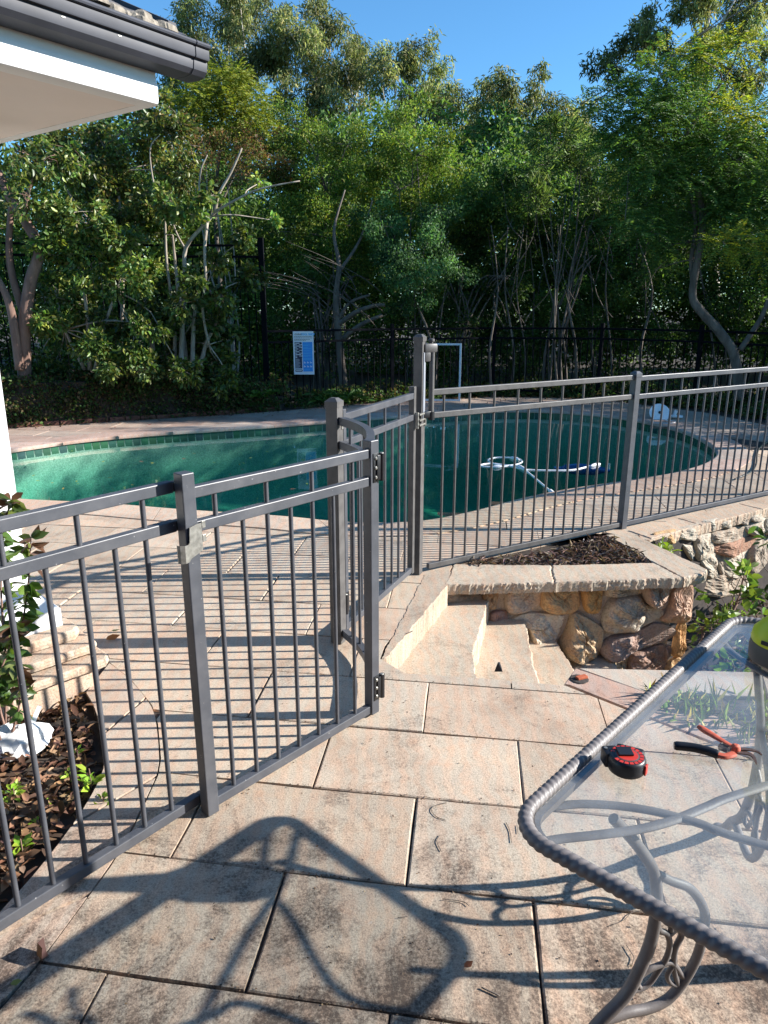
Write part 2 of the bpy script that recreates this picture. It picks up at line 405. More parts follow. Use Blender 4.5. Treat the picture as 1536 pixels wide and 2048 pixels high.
# split the offset ring at the two tips
iR = max(range(len(near_off)), key=lambda i: near_off[i][0]); iL = min(range(len(near_off)), key=lambda i: near_off[i][0])
k = len(near_off)
def seq(a, b):
    out = []; i = a
    while True:
        out.append(near_off[i])
        if i == b: return out
        i = (i + 1) % k
far_seq = seq(iR, iL)                     # counter-clockwise: right tip over the far side to the left tip
near_seq = seq(iL, iR)                    # left tip along the near side to the right tip
paving = south + [(5.7, 8.4)] + near_seq[::-1] + [(-7.0, 7.2), (-7.0, 3.35), (-1.6, 3.35)] + border_in
if area(paving) < 0: paving.reverse()
fardeck = outer_far + [(-7.0, 7.2)] + far_seq[::-1]
if area(fardeck) < 0: fardeck.reverse()

def slab_with_hole(name, outer, hole, ztop, zbot, m, kind='structure'):
    polys = [[Vector((x, y, 0)) for x, y in outer]]
    if hole: polys.append([Vector((x, y, 0)) for x, y in hole])
    flat = [p for pl in polys for p in pl]; tris = tessellate_polygon(polys)
    vs = [(p.x, p.y, ztop) for p in flat]; fs = []
    for t in tris:
        a, b, c = (flat[i] for i in t)
        if (b.x - a.x) * (c.y - a.y) - (b.y - a.y) * (c.x - a.x) < 0: t = t[::-1]
        fs.append(tuple(t))
    if zbot is not None:
        n = len(outer); o = len(vs); vs += [(x, y, zbot) for x, y in outer]
        fs += [(i, o + i, o + (i + 1) % n, (i + 1) % n) for i in range(n)]
    return tag(mesh_obj(name, vs, fs, m), kind=kind)
outline = south + outer_far + [(-7.0, 3.35), (-1.6, 3.35)] + bed_edge
slab_with_hole('paving_base', outline, pool, -0.014, -0.95, M['joint'])
slab_with_hole('ground', [(-300, -300), (300, -300), (300, 300), (-300, 300)], offset(pool, 0.3), -0.86, None, M['soil'])
slab_with_hole('garden_soil', [(5.3, 7.25), (14, 9), (40, 12), (40, 60), (-40, 60), (-40, 3.3), (-7.0, 3.4)] + outer_far[::-1], None, -0.03, -0.95, M['soil'])

SAND = [(0.48, 0.395, 0.30), (0.52, 0.425, 0.325), (0.44, 0.36, 0.275), (0.50, 0.41, 0.315), (0.49, 0.385, 0.29), (0.47, 0.395, 0.31)]
DECK = [(0.48, 0.39, 0.31), (0.50, 0.38, 0.29), (0.52, 0.42, 0.30), (0.46, 0.38, 0.32), (0.44, 0.31, 0.26)]
def jit(c, v=0.06):
    k_ = 1 + rnd.uniform(-v, v); return (c[0] * k_, c[1] * k_, c[2] * k_)
def cell_corner(s, c):                    # running-bond frame of the flagstones: s along a course, c across
    y = (c - 0.15 * s) / (1 + 0.15 * 0.12); return (s + 0.12 * y, y)
def lay(mb, poly, palette, smin, smax, cmin, cmax, gap=0.0038, z=0.0):
    j0 = math.floor((cmin - 1.385) / 0.415)
    for j in range(j0, math.ceil((cmax - 1.385) / 0.415)):
        c0 = 1.385 + 0.415 * j; off = -0.53 if j % 2 == 0 else -0.148
        if not (-2 <= j <= 4): off += rnd.uniform(-0.12, 0.12)
        i0 = math.floor((smin - off) / 0.765)
        for i in range(i0, math.ceil((smax - off) / 0.765)):
            s0 = off + 0.765 * i + rnd.uniform(-0.004, 0.002); s1 = off + 0.765 * (i + 1) + rnd.uniform(-0.002, 0.004)
            # wavy sawn-and-weathered arrises
            pts = []
            def edge(a, b, nseg):
                for q in range(nseg):
                    t = q / nseg; ds = rnd.uniform(-0.0022, 0.0022) if q else 0; dc = rnd.uniform(-0.0022, 0.0022) if q else 0
                    pts.append(cell_corner(a[0] + (b[0] - a[0]) * t + ds, a[1] + (b[1] - a[1]) * t + dc))
            g = gap; P = [(s0 + g, c0 + g), (s1 - g, c0 + g), (s1 - g, c0 + 0.415 - g), (s0 + g, c0 + 0.415 - g)]
            full = [cell_corner(*p) for p in P]
            for q in range(4): edge(P[q], P[(q + 1) % 4], 5 if q % 2 == 0 else 3)
            cl = clip(poly, full)
            if len(cl) < 3 or abs(area(cl)) < 0.004: continue
            whole = abs(abs(area(cl)) - abs(area(full))) < 1e-4
            col = jit(rnd.choice(palette)); zz = z + rnd.uniform(-0.0015, 0.0015)
            if whole: mb.prism(pts, z - 0.03, zz, 0.004, col)
            else:
                tri = tessellate_polygon([[Vector((p[0], p[1], 0)) for p in cl]])
                n0 = len(cl); vs_ = [(p[0], p[1], z - 0.03) for p in cl] + [(p[0], p[1], zz) for p in cl]
                fs_ = []
                for t in tri:
                    a, b_, c_ = (cl[q] for q in t)
                    if (b_[0] - a[0]) * (c_[1] - a[1]) - (b_[1] - a[1]) * (c_[0] - a[0]) < 0: t = t[::-1]
                    fs_.append(tuple(n0 + q for q in t))
                fs_ += [(q, (q + 1) % n0, n0 + (q + 1) % n0, n0 + q) for q in range(n0)]
                mb.add(vs_, fs_, col)
mb = MB(); lay(mb, paving, SAND, -7, 6, -0.8, 9.2)
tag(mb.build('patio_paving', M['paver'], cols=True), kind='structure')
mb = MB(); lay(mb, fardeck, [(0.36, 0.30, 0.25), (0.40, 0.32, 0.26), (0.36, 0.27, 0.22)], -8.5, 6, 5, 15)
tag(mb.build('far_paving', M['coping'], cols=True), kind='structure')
# curved border course round the garden bed
mb = MB(); bi = [Vector((x, y, 0)) for x, y in border_in]; be = [Vector((x, y, 0)) for x, y in bed_edge]
bi = catmull(bi, 6); be = catmull(be, 6)
def at_len(pl, t):
    L = [0]
    for i in range(1, len(pl)): L.append(L[-1] + (pl[i] - pl[i - 1]).length)
    s = t * L[-1]
    for i in range(1, len(pl)):
        if L[i] >= s: return pl[i - 1].lerp(pl[i], (s - L[i - 1]) / max(1e-6, L[i] - L[i - 1]))
    return pl[-1]
cuts = [0, 0.11, 0.26, 0.40, 0.50, 0.62, 0.80, 1.0]
for a, b_ in zip(cuts, cuts[1:]):
    n_ = 7; A_ = [at_len(bi, a + 0.0025 + (b_ - a - 0.005) * q / n_) for q in range(n_ + 1)]; B_ = [at_len(be, a + 0.0025 + (b_ - a - 0.005) * q / n_) for q in range(n_ + 1)]
    poly = [(p.x - 0.008, p.y) for p in A_] + [(p.x, p.y) for p in B_[::-1]]
    if area(poly) < 0: poly.reverse()
    mb.prism(poly, -0.12, 0.0005, 0.0, jit((0.47, 0.38, 0.30)))
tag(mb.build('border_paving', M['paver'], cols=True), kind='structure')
# the diagonal course and the path beside the grass
mb = MB()
d = Vector((0.72, -0.70)); n_ = Vector((0.70, 0.72))
for a, b_ in ((0.0, 0.55), (0.556, 1.3), (1.306, 2.1), (2.106, 3.0)):
    o_ = Vector((0.85, 2.99)) + n_ * 0.01
    P = [o_ + d * (a + 0.004), o_ + d * (b_ - 0.004), o_ + d * (b_ - 0.004) + n_ * 0.20, o_ + d * (a + 0.004) + n_ * 0.20]
    if a == 0: P[3] = Vector((0.93, 3.15)); P.insert(4, Vector((0.84, 3.0)))
    P = [(p.x, p.y) for p in P]
    if area(P) < 0: P.reverse()
    mb.prism(P, -0.3, 0.0, 0.003, jit((0.43, 0.31, 0.25)))
for P in ([(0.945, 3.15), (1.19, 2.925), (1.72, 2.885), (1.80, 3.112)], [(1.73, 2.885), (2.7, 2.72), (2.8, 3.02), (1.81, 3.112)], [(2.71, 2.72), (4.0, 2.45), (4.1, 2.78), (2.81, 3.02)]):
    mb.prism(P, -0.9, 0.0, 0.004, jit((0.45, 0.39, 0.32)))
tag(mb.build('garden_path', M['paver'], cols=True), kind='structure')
tag(mesh_obj('lawn_soil', [(1.15, 2.93, -0.02), (1.72, 2.9, -0.02), (4.0, 2.5, -0.02), (4.0, -0.3, -0.02), (3.9, 0.1, -0.02), (1.2, 2.75, -0.02)], [(0, 5, 4, 3, 2, 1)], M['soil']), kind='structure')
mb = MB(); mb.prism([(1.2, 2.75), (3.8, 0.12), (4.0, 2.55), (1.7, 2.95), (1.15, 2.98)], -0.9, -0.024, 0, None)
tag(mb.build('lawn_bed', M['soil']), kind='structure')

# pool shell, tile band, water, coping
n_ = len(pool); mb = MB()
fl = lambda x: -1.05 - 0.55 * max(0, min(1, (x + 2.5) / 5.0))
cx_ = sum(p[0] for p in pool) / n_; cy_ = sum(p[1] for p in pool) / n_
rings = []
for f_, dz in ((1.0, None), (0.985, 0.25), (0.94, 0.06), (0.86, 0.0), (0.6, 0), (0.3, 0)):
    rings.append([(cx_ + (p[0] - cx_) * f_, cy_ + (p[1] - cy_) * f_, (-0.10 if dz is None else fl(p[0] * f_) + dz)) for p in pool])
vs_ = [p for r_ in rings for p in r_] + [(cx_, cy_, fl(cx_))]; fs_ = []
for r_ in range(len(rings) - 1):
    for i in range(n_):
        j = (i + 1) % n_; fs_.append((r_ * n_ + j, r_ * n_ + i, (r_ + 1) * n_ + i, (r_ + 1) * n_ + j))
L0 = (len(rings) - 1) * n_
fs_ += [(L0 + (i + 1) % n_, L0 + i, len(vs_) - 1) for i in range(n_)]
tag(mesh_obj('pool_basin', vs_, fs_, M['poolfloor'], smooth=True), kind='structure')
# mosaic band: little tiles standing just proud of their grout
mb = MB(); per = []
for i in range(n_):
    per.append((Vector((*pool[i], 0)) - Vector((*pool[i - 1], 0))).length)
pl3 = [Vector((x, y, 0)) for x, y in pool] + [Vector((*pool[0], 0))]
Ltot = sum((pl3[i + 1] - pl3[i]).length for i in range(n_)); ntile = int(Ltot / 0.105)
vs_ = [(x, y, z) for z in (-0.02, -0.16) for x, y in pool]
mb.add(vs_, [((i + 1) % n_, i, n_ + i, n_ + (i + 1) % n_) for i in range(n_)], (0.13, 0.19, 0.15))
for t in range(ntile):
    for row in (0,):
        a = at_len(pl3, (t + 0.06) / ntile); b_ = at_len(pl3, (t + 0.94) / ntile)
        nn = Vector((-(b_ - a).y, (b_ - a).x, 0)).normalized() * 0.003
        c_ = [g * rnd.uniform(0.75, 1.25) for g in (0.035, 0.105, 0.07)]
        mb.add([a + nn + Vector((0, 0, -0.035)), b_ + nn + Vector((0, 0, -0.035)), b_ + nn + Vector((0, 0, -0.15)), a + nn + Vector((0, 0, -0.15))], [(1, 0, 3, 2)], tuple(c_))
tag(mb.build('pool_tile_band', M['tile'], cols=True), kind='structure')
wp_ = offset(pool, 0.05)
tag(MB().prism(wp_, -2.6, WATER).add([(p[0], p[1], -2.6) for p in wp_], [tuple(range(n_ - 1, -1, -1))]).build('pool_water', M['water']), kind='structure')
mb = MB(); pos = 0.0
cop_out = [Vector((x, y, 0)) for x, y in offset(pool, 0.34)]; cop_out.append(cop_out[0]); cop_in = [Vector((x, y, 0)) for x, y in offset(pool, -0.03)]; cop_in.append(cop_in[0])
npc = int(Ltot / 0.72)
for t in range(npc):
    q_ = 6; a, b_ = (t + 0.004) / npc, (t + 0.996) / npc
    O = [at_len(cop_out, a + (b_ - a) * i / q_) for i in range(q_ + 1)]; I = [at_len(cop_in, a + (b_ - a) * i / q_) for i in range(q_ + 1)]
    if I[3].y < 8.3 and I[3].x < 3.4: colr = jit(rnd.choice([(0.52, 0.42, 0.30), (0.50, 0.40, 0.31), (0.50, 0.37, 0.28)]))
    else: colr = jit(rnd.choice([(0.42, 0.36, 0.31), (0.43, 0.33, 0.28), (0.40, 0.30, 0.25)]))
    prof = [(0.0, -0.035), (0.01, -0.012), (0.0, 0.0), (0.045, 0.012)]   # inner bullnose, in from the lip
    vs_ = []; w_ = 0.37
    for i in range(q_ + 1):
        dd = (O[i] - I[i]).normalized()
        vs_ += [I[i] + dd * 0.03 + Vector((0, 0, -0.045)), I[i] + Vector((0, 0, -0.036)), I[i] + dd * -0.004 + Vector((0, 0, -0.014)), I[i] + dd * 0.008 + Vector((0, 0, 0.004)), I[i] + dd * 0.04 + Vector((0, 0, 0.010)), O[i] + Vector((0, 0, 0.010)), O[i] + Vector((0, 0, -0.02))]
    fs_ = []
    for i in range(q_):
        for e in range(6): a0 = i * 7 + e; fs_.append((a0, a0 + 7, a0 + 8, a0 + 1))
    fs_ += [tuple(range(6, -1, -1)), tuple(q_ * 7 + e for e in range(7))]
    mb.add(vs_, [f[::-1] for f in fs_], colr)
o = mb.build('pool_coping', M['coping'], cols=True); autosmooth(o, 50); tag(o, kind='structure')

# ------------------------------------------------------------------ rough stone walls
def stone_wall_mesh(mb, polys, A, B, depth=0.05, seed=1, grow=1.0):
    r2 = random.Random(seed)
    d_ = Vector((B[0] - A[0], B[1] - A[1], 0)).normalized(); nrm = Vector((d_.y, -d_.x, 0))   # towards the viewer
    for pts, colr, dep in polys:
        mu, mv = sum(p[0] for p in pts) / len(pts), sum(p[1] for p in pts) / len(pts)
        P = [PW(mu + (u - mu) * grow, mv + (v - mv) * grow, A, B) for u, v in pts]
        L2 = [((p - Vector((A[0], A[1], 0))).dot(d_), p.z) for p in P]
        if area(L2) < 0: L2.reverse()
        Q = [(p.x, p.y) for p in catmull([(x, y, 0) for x, y in L2], 9, True)]
        cxx = sum(p[0] for p in Q) / len(Q); cyy = sum(p[1] for p in Q) / len(Q)
        size = math.sqrt(abs(area(Q))); k_ = len(Q); dp = min(dep, size * 0.45)
        vs_ = []; lev = [(1.06, -0.05), (1.045, 0.32), (1.02, 0.6), (0.98, 0.8), (0.92, 0.92), (0.85, 0.97), (0.76, 1.0), (0.66, 1.0), (0.55, 1.0), (0.44, 1.0), (0.33, 1.0), (0.22, 1.0), (0.1, 1.0)]
        tx, tz = r2.uniform(-1.5, -0.7), r2.uniform(-0.9, -0.1)
        fa = [(r2.uniform(0, 6.28), r2.uniform(0.18, 0.42) * size, r2.uniform(0.5, 1.2)) for _ in range(6)]
        ph = [r2.uniform(0, 6.28) for _ in range(6)]
        for s_, h in lev:
            for x, y in Q:
                lx, ly = (x - cxx) * s_, (y - cyy) * s_
                wob = 0.20 * math.sin(lx * 38 + ph[0] + 2 * math.sin(ly * 27 + ph[1])) + 0.16 * math.sin(ly * 61 + ph[2] + lx * 33) + 0.10 * math.sin(lx * 130 + ph[3]) * math.sin(ly * 117 + ph[4])
                chip = -sum(max(0, lx * math.cos(a) + ly * math.sin(a) - e_) / size * st for a, e_, st in fa)
                hh = dp * (h + (wob * 0.55 + chip * 1.5 + r2.uniform(-.085, .085) + (lx * tx + ly * tz) / size * 1.35) * (0 if h < 0.1 else min(1, h)))
                if h > .3: hh = max(hh, dp * (.22 + .14 * h) + r2.uniform(0, .0025))
                p = Vector((A[0], A[1], 0)) + d_ * (cxx + lx) + nrm * (hh + .012); p.z = cyy + ly
                vs_.append(p)
        c_ = Vector((A[0], A[1], 0)) + d_ * cxx + nrm * dp * 1.0; c_.z = cyy; vs_.append(c_)
        fs_ = []
        for r_ in range(len(lev) - 1):
            for i in range(k_):
                j = (i + 1) % k_; fs_.append((r_ * k_ + i, r_ * k_ + j, (r_ + 1) * k_ + j, (r_ + 1) * k_ + i))
        o_ = (len(lev) - 1) * k_; fs_ += [(o_ + i, o_ + (i + 1) % k_, len(vs_) - 1) for i in range(k_)]
        mb.add(vs_, fs_, colr)
def v3(l, s=4.267, ox=1080, oy=1120): return [(x / s + ox, y / s + oy) for x, y in l]
def v6(l): return v3(l, 3.072, 740, 1080)
TAN, ORG, PNK, GRY, PUR, RED = (0.46, 0.36, 0.24), (0.45, 0.30, 0.16), (0.44, 0.33, 0.26), (0.50, 0.44, 0.35), (0.34, 0.26, 0.22), (0.31, 0.21, 0.165)
front = [
 (v3([(20, 225), (60, 210), (280, 225), (310, 260), (320, 370), (270, 430), (150, 440), (10, 390)]), ORG, .05),
 (v3([(355, 200), (510, 190), (520, 260), (500, 410), (440, 440), (370, 400)]), (0.48, 0.29, 0.12), .045),
 (v3([(560, 215), (600, 200), (850, 195), (850, 265), (760, 290), (640, 290), (555, 290)]), GRY, .04),
 (v3([(860, 270), (880, 190), (960, 150), (1070, 160), (1080, 230), (1055, 370), (1000, 395), (900, 350)]), PNK, .07),
 (v3([(1085, 140), (1160, 140), (1165, 180), (1120, 205), (1085, 200)]), ORG, .04),
 (v3([(1175, 150), (1285, 125), (1285, 185), (1250, 190), (1180, 180)]), ORG, .05),
 (v3([(1130, 250), (1250, 200), (1285, 240), (1275, 400), (1250, 505), (1100, 515), (1030, 490), (1090, 390)]), (0.47, 0.33, 0.25), .06),
 (v3([(560, 390), (640, 310), (820, 300), (880, 365), (1000, 405), (1025, 440), (980, 480), (760, 590), (560, 590), (530, 520)]), GRY, .07),
 (v3([(265, 455), (340, 462), (500, 560), (515, 640), (475, 770), (400, 805), (230, 785), (155, 700), (210, 600)]), (0.44, 0.33, 0.21), .10),
 (v3([(515, 720), (600, 645), (800, 600), (960, 535), (1110, 575), (1115, 630), (1000, 690), (800, 735), (640, 785), (540, 795), (505, 770)]), PUR, .06),
 (v3([(1155, 570), (1210, 530), (1230, 560), (1215, 700), (1180, 800), (1115, 785)]), (0.47, 0.29, 0.14), .05),
 (v3([(550, 830), (680, 790), (735, 815), (745, 930), (560, 930)]), TAN, .06),
 (v3([(755, 795), (880, 755), (1030, 715), (1045, 800), (1045, 945), (755, 940)]), RED, .05),
 (v3([(1055, 750), (1100, 730), (1105, 790), (1060, 850)]), PUR, .04),
 (v3([(1060, 880), (1150, 820), (1200, 865), (1130, 955), (1055, 950)]), (0.45, 0.30, 0.16), .05),
 (v3([(210, 805), (320, 795), (400, 835), (405, 930), (250, 940)]), GRY, .05),
 (v3([(408, 870), (440, 865), (475, 915), (410, 930)]), GRY, .03),
 (v6([(840, 315), (970, 288), (1038, 298), (1018, 400), (850, 432)]), (0.44, 0.35, 0.27), .035),
 (v6([(440, 295), (600, 292), (670, 332), (678, 362), (440, 368)]), (0.29, 0.22, 0.16), .03),
 (v6([(702, 292), (778, 284), (772, 398), (750, 416), (694, 370)]), (0.36, 0.24, 0.14), .03),
 (v6([(745, 438), (828, 432), (828, 498), (728, 508)]), (0.33, 0.21, 0.17), .03),
 (v6([(870, 490), (960, 445), (1155, 455), (1172, 490), (1130, 590), (1060, 636), (992, 636), (962, 525)]), GRY, .06),
 (v6([(445, 375), (560, 380), (700, 395), (720, 440), (700, 520), (450, 500)]), TAN, .03),
 (v6([(735, 525), (840, 515), (930, 530), (970, 620), (850, 660), (740, 640)]), PUR, .04)]
WA, WB = (0.36, 4.315), (1.95, 4.52)
wall = thing('stone_planter_wall', 'low planter wall of rough golden and brown rocks in mortar beside the steps, with pale stone capping', 'stone wall', (1.2, 4.4, -0.86))
def cpar(o, p):                            # keep world placement under a parent empty
    o.parent = p; o.matrix_parent_inverse = p.matrix_world.inverted() if False else Matrix.Translation(-Vector(p.location)) if tuple(p.rotation_euler) == (0, 0, 0) else (Matrix.Translation(p.location) @ p.rotation_euler.to_matrix().to_4x4()).inverted()
    return o
mb = MB(); stone_wall_mesh(mb, front, WA, WB, seed=3)
o = mb.build('rock', M['rock'], cols=True); cpar(o, wall)
mb = MB(); mb.prism([(0.36, 4.309), (1.95, 4.514), (1.72, 5.25), (1.55, 5.20), (1.72, 4.62), (0.5, 4.55)], -0.9, -0.07)
o = mb.build('mortar', M['mortar']); cpar(o, wall)
# right-hand side of the planter, a few stones turning the corner
mb = MB()
side = MB()
def cap_stone(mb, poly, z0, z1, colr, seed, amp=1.0):
    r2 = random.Random(seed); n0 = len(poly); pts = []
    for i in range(n0):
        a, b_ = Vector(poly[i]), Vector(poly[(i + 1) % n0]); m_ = max(2, int((b_ - a).length / 0.011)); ph_ = [r2.uniform(0, 6.3) for _ in range(3)]
        nn = Vector(((b_ - a).y, -(b_ - a).x)).normalized()
        for q in range(m_):
            w_ = q / m_ * (b_ - a).length; p = a.lerp(b_, q / m_) + nn * amp * ((r2.uniform(-0.0016, 0.0016) + .0028 * math.sin(w_ * 23 + ph_[0]) + .002 * math.sin(w_ * 57 + ph_[1]) + .0014 * math.sin(w_ * 131 + ph_[2])) if q else 0); pts.append((p.x, p.y))
    nn = len(pts); cxx = sum(p[0] for p in pts) / nn; cyy = sum(p[1] for p in pts) / nn
    ez = min(.012, (z1 - z0) * .25); lv = [(1.0, z0, 0.002), (1.003, z0 + (z1 - z0) * 0.2, 0.004), (1.007, z0 + (z1 - z0) * 0.4, 0.004), (1.005, z0 + (z1 - z0) * 0.6, 0.004), (1.004, z1 - ez, 0.0035), (1.0, z1 - ez * .45, 0.003), (0.99, z1, 0.0012)]
    vs_ = []
    for s_, z, j_ in lv:
        for x, y in pts:
            dx, dy = x - cxx, y - cyy; L = math.hypot(dx, dy); f_ = 1 + (s_ - 1) * 0.4 / max(L, .2) * 2 + amp * r2.uniform(-j_, j_) / max(L, .1)
            vs_.append((cxx + dx * f_, cyy + dy * f_, z + (0 if z == z1 else amp * r2.uniform(-0.002, 0.002))))
    fs_ = []
    for r_ in range(len(lv) - 1):
        for i in range(nn):
            j = (i + 1) % nn; fs_.append((r_ * nn + i, r_ * nn + j, (r_ + 1) * nn + j, (r_ + 1) * nn + i))
    o_ = (len(lv) - 1) * nn; fs_.append(tuple(range(o_, o_ + nn))); fs_.append(tuple(range(nn - 1, -1, -1)))
    mb.add(vs_, fs_, colr)
CAPC = (0.44, 0.37, 0.285)
mb = MB()
for q, P in enumerate(([(0.385, 4.225), (1.075, 4.265), (1.125, 4.575), (0.475, 4.60)], [(1.083, 4.265), (1.93, 4.345), (1.84, 4.625), (1.133, 4.575)], [(1.938, 4.345), (2.12, 4.44), (2.15, 4.50), (1.90, 5.30), (1.70, 5.25), (1.848, 4.63)])):
    cap_stone(mb, P, -0.065, 0.004, jit(CAPC, 0.04), 40 + q)
o = mb.build('coping', M['coping'], cols=True); cpar(o, wall)
tag(mesh_obj('planter_soil', [(0.5, 4.58, -0.03), (1.12, 4.55, -0.03), (1.86, 4.6, -0.03), (1.74, 5.27, -0.03), (1.70, 5.31, -0.03)], [(0, 1, 2, 3, 4)], M['soil']), kind='structure')

def vr(l): return v3(l, 3.2, 1280, 600)
LG, BG = (0.40, 0.36, 0.29), (0.34, 0.29, 0.23)
rstones = [
 (vr([(240, 1470), (380, 1435), (375, 1470), (330, 1515), (245, 1508)]), LG, .05), (vr([(100, 1495), (235, 1475), (215, 1530), (150, 1535)]), ORG, .05),
 (vr([(405, 1420), (490, 1405), (495, 1440), (410, 1470)]), LG, .04), (vr([(500, 1412), (610, 1388), (600, 1430), (505, 1443)]), LG, .04),
 (vr([(625, 1382), (690, 1372), (685, 1415), (625, 1420)]), BG, .04), (vr([(695, 1370), (750, 1352), (830, 1340), (830, 1380), (702, 1398)]), LG, .04),
 (vr([(470, 1482), (660, 1452), (650, 1500), (480, 1538)]), BG, .05), (vr([(672, 1440), (790, 1402), (785, 1478), (700, 1488)]), LG, .05),
 (vr([(340, 1522), (460, 1498), (465, 1570), (360, 1638)]), LG, .05), (vr([(480, 1560), (690, 1522), (680, 1570), (560, 1618), (478, 1598)]), (0.33, 0.2, 0.14), .06),
 (vr([(532, 1640), (630, 1622), (680, 1602), (660, 1728), (532, 1738)]), LG, .05), (vr([(380, 1645), (470, 1612), (478, 1680), (450, 1748), (400, 1738)]), LG, .05),
 (vr([(250, 1562), (332, 1548), (328, 1640), (290, 1640)]), LG, .05), (vr([(484, 1640), (526, 1642), (520, 1748), (482, 1738)]), BG, .04),
 (vr([(800, 1400), (900, 1370), (890, 1450), (800, 1480)]), LG, .05), (vr([(690, 1600), (790, 1500), (800, 1640), (690, 1720)]), BG, .05),
 (vr([(400, 1760), (520, 1755), (640, 1745), (620, 1850), (420, 1860)]), BG, .05), (vr([(60, 1560), (240, 1560), (280, 1650), (80, 1660)]), LG, .05)]
RA, RB = (2.0, 5.22), (5.3, 7.33)
rw = thing('stone_retaining_wall', 'grey rubble retaining wall holding up the pool paving under the right fence', 'stone wall', (3.3, 6.1, -0.86))
mb = MB(); stone_wall_mesh(mb, rstones, RA, RB, seed=9, grow=1.27); o = mb.build('rock', M['rock'], cols=True); cpar(o, rw)
dR = (Vector(RB) - Vector(RA)).normalized(); nR = Vector((-dR.y, dR.x))
mb = MB(); P = [Vector(RA) - nR * 0.005, Vector(RB) - nR * 0.005, Vector(RB) + nR * 0.3, Vector(RA) + nR * 0.2 ]
mb.prism([(p.x, p.y) for p in P], -0.9, -0.075); o = mb.build('mortar', M['mortar']); cpar(o, rw)
mb = MB(); ln = (Vector(RB) - Vector(RA)).length; a = -0.02; q = 0
while a < ln:
    b_ = a + (0.62, 0.85, 0.7, 0.95, 0.8)[q % 5]
    p0 = Vector(RA) + dR * a - nR * 0.06; p1 = Vector(RA) + dR * (b_ - 0.006) - nR * 0.06
    p2 = p1 + nR * 0.22; p3 = p0 + nR * 0.22
    cap_stone(mb, [tuple(p0), tuple(p1), tuple(p2), tuple(p3)], -0.075, 0.006, jit((0.45, 0.36, 0.27)), 60 + q); a = b_; q += 1
o = mb.build('coping', M['coping'], cols=True); cpar(o, rw)

# steps going down to the garden between the patio and the planter
stp = thing('garden_steps', 'three worn sandstone steps going down between the patio edge and the rock planter wall', 'steps', (0.6, 3.9, -0.86))
for q, (P, z) in enumerate((([(0.02, 3.10), (0.47, 3.10), (0.482, 3.546), (0.70, 4.42), (0.36, 4.42), (0.02, 3.45)], -0.14), ([(0.3, 3.08), (0.82, 3.08), (0.862, 3.755), (0.935, 4.45), (0.6, 4.45)], -0.29), ([(0.6, 3.06), (1.13, 3.06), (1.155, 3.974), (1.13, 4.48), (0.9, 4.48)], -0.44), ([(0.9, 3.06), (1.5, 3.06), (1.55, 4.5), (1.1, 4.5)], -0.60))):
    if area(P) < 0: P.reverse()
    mb = MB(); cap_stone(mb, P, z - 0.26, z, jit(CAPC, 0.04), 80 + q); o = mb.build('step', M['coping'], cols=True); cpar(o, stp)
mb = MB(); cap_stone(mb, [(-0.012, 3.25), (0.02, 3.27), (0.40, 4.22), (0.46, 4.58), (0.27, 4.42)][::1], -0.3, 0.0025, (0.40, 0.33, 0.255), 90)
o = mb.build('side_kerb', M['coping'], cols=True); cpar(o, stp)

# ------------------------------------------------------------------ fences and gates
def fence_run(root, A, B, spacing, top=1.175, mid=1.05, bot=0.055, end_inset=0.0, mtl='steel', rails=True, stubs=True, ground=0.0, rail_h=0.036, rail_w=0.03, rb=0.0082):
    """rails and balusters between two ground points, as parts of root (which has no rotation)"""
    A = Vector((A[0], A[1], 0)); B = Vector((B[0], B[1], 0)); d_ = (B - A); L = d_.length; d_.normalize(); org = Vector(root.location)
    for z in (top, mid, bot):
        m_ = MB().box(A + d_ * (L / 2) + Vector((0, 0, z - rail_h / 2)) - org, (L - 2 * end_inset, rail_w, rail_h), (d_.x, d_.y), 0.003)
        m_.build('rail', M[mtl], root)
    nb = max(1, round(L / spacing) - 1); sp = L / (nb + 1)
    lo = MB().tube([(0, 0, bot - 0.004 + ground), (0, 0, mid - rail_h + 0.004)], rb, 10); lom = None; upm = None
    for i in range(1, nb + 1):
        p = A + d_ * (sp * i) - org
        if lom is None:
            o1 = autosmooth(lo.build('baluster', M[mtl], root)); lom = o1
        else: o1 = lom.copy(); COL.objects.link(o1); o1.parent = root
        o1.location = (p.x, p.y, 0)
        if stubs and i % 2 == 1:
            if upm is None: o2 = autosmooth(MB().tube([(0, 0, mid - 0.004), (0, 0, top - rail_h + 0.004)], rb, 10).build('short_baluster', M[mtl], root)); upm = o2
            else: o2 = upm.copy(); COL.objects.link(o2); o2.parent = root
            o2.location = (p.x, p.y, 0)
def post(root, P, h, w, ax, cap='flat', mtl='steel', name='post', base=0.0):
    org = Vector(root.location); p = Vector((P[0], P[1], base)) - org
    m_ = MB().box(p + Vector((0, 0, (h - base) / 2)), (w, w, h - base), ax, 0.003)
    o_ = m_.build(name, M[mtl], root)
    if cap == 'pyramid':
        a = Vector((ax[0], ax[1], 0)).normalized(); b_ = Vector((-a.y, a.x, 0)); c_ = Vector((p.x, p.y, h)); hw = w / 2 + 0.003
        vs_ = []
        for s_, z in ((1, -0.02), (1, 0.006), (0.45, 0.022)):
            vs_ += [c_ + a * (hw * s_ * i) + b_ * (hw * s_ * j) + Vector((0, 0, z)) for i, j in ((-1, -1), (1, -1), (1, 1), (-1, 1))]
        fs_ = [(r_ * 4 + i, r_ * 4 + (i + 1) % 4, r_ * 4 + 4 + (i + 1) % 4, r_ * 4 + 4 + i) for r_ in (0, 1) for i in range(4)] + [(8, 9, 10, 11)]
        MB().add(vs_, fs_).build('post_cap', M[mtl], root)
    return o_

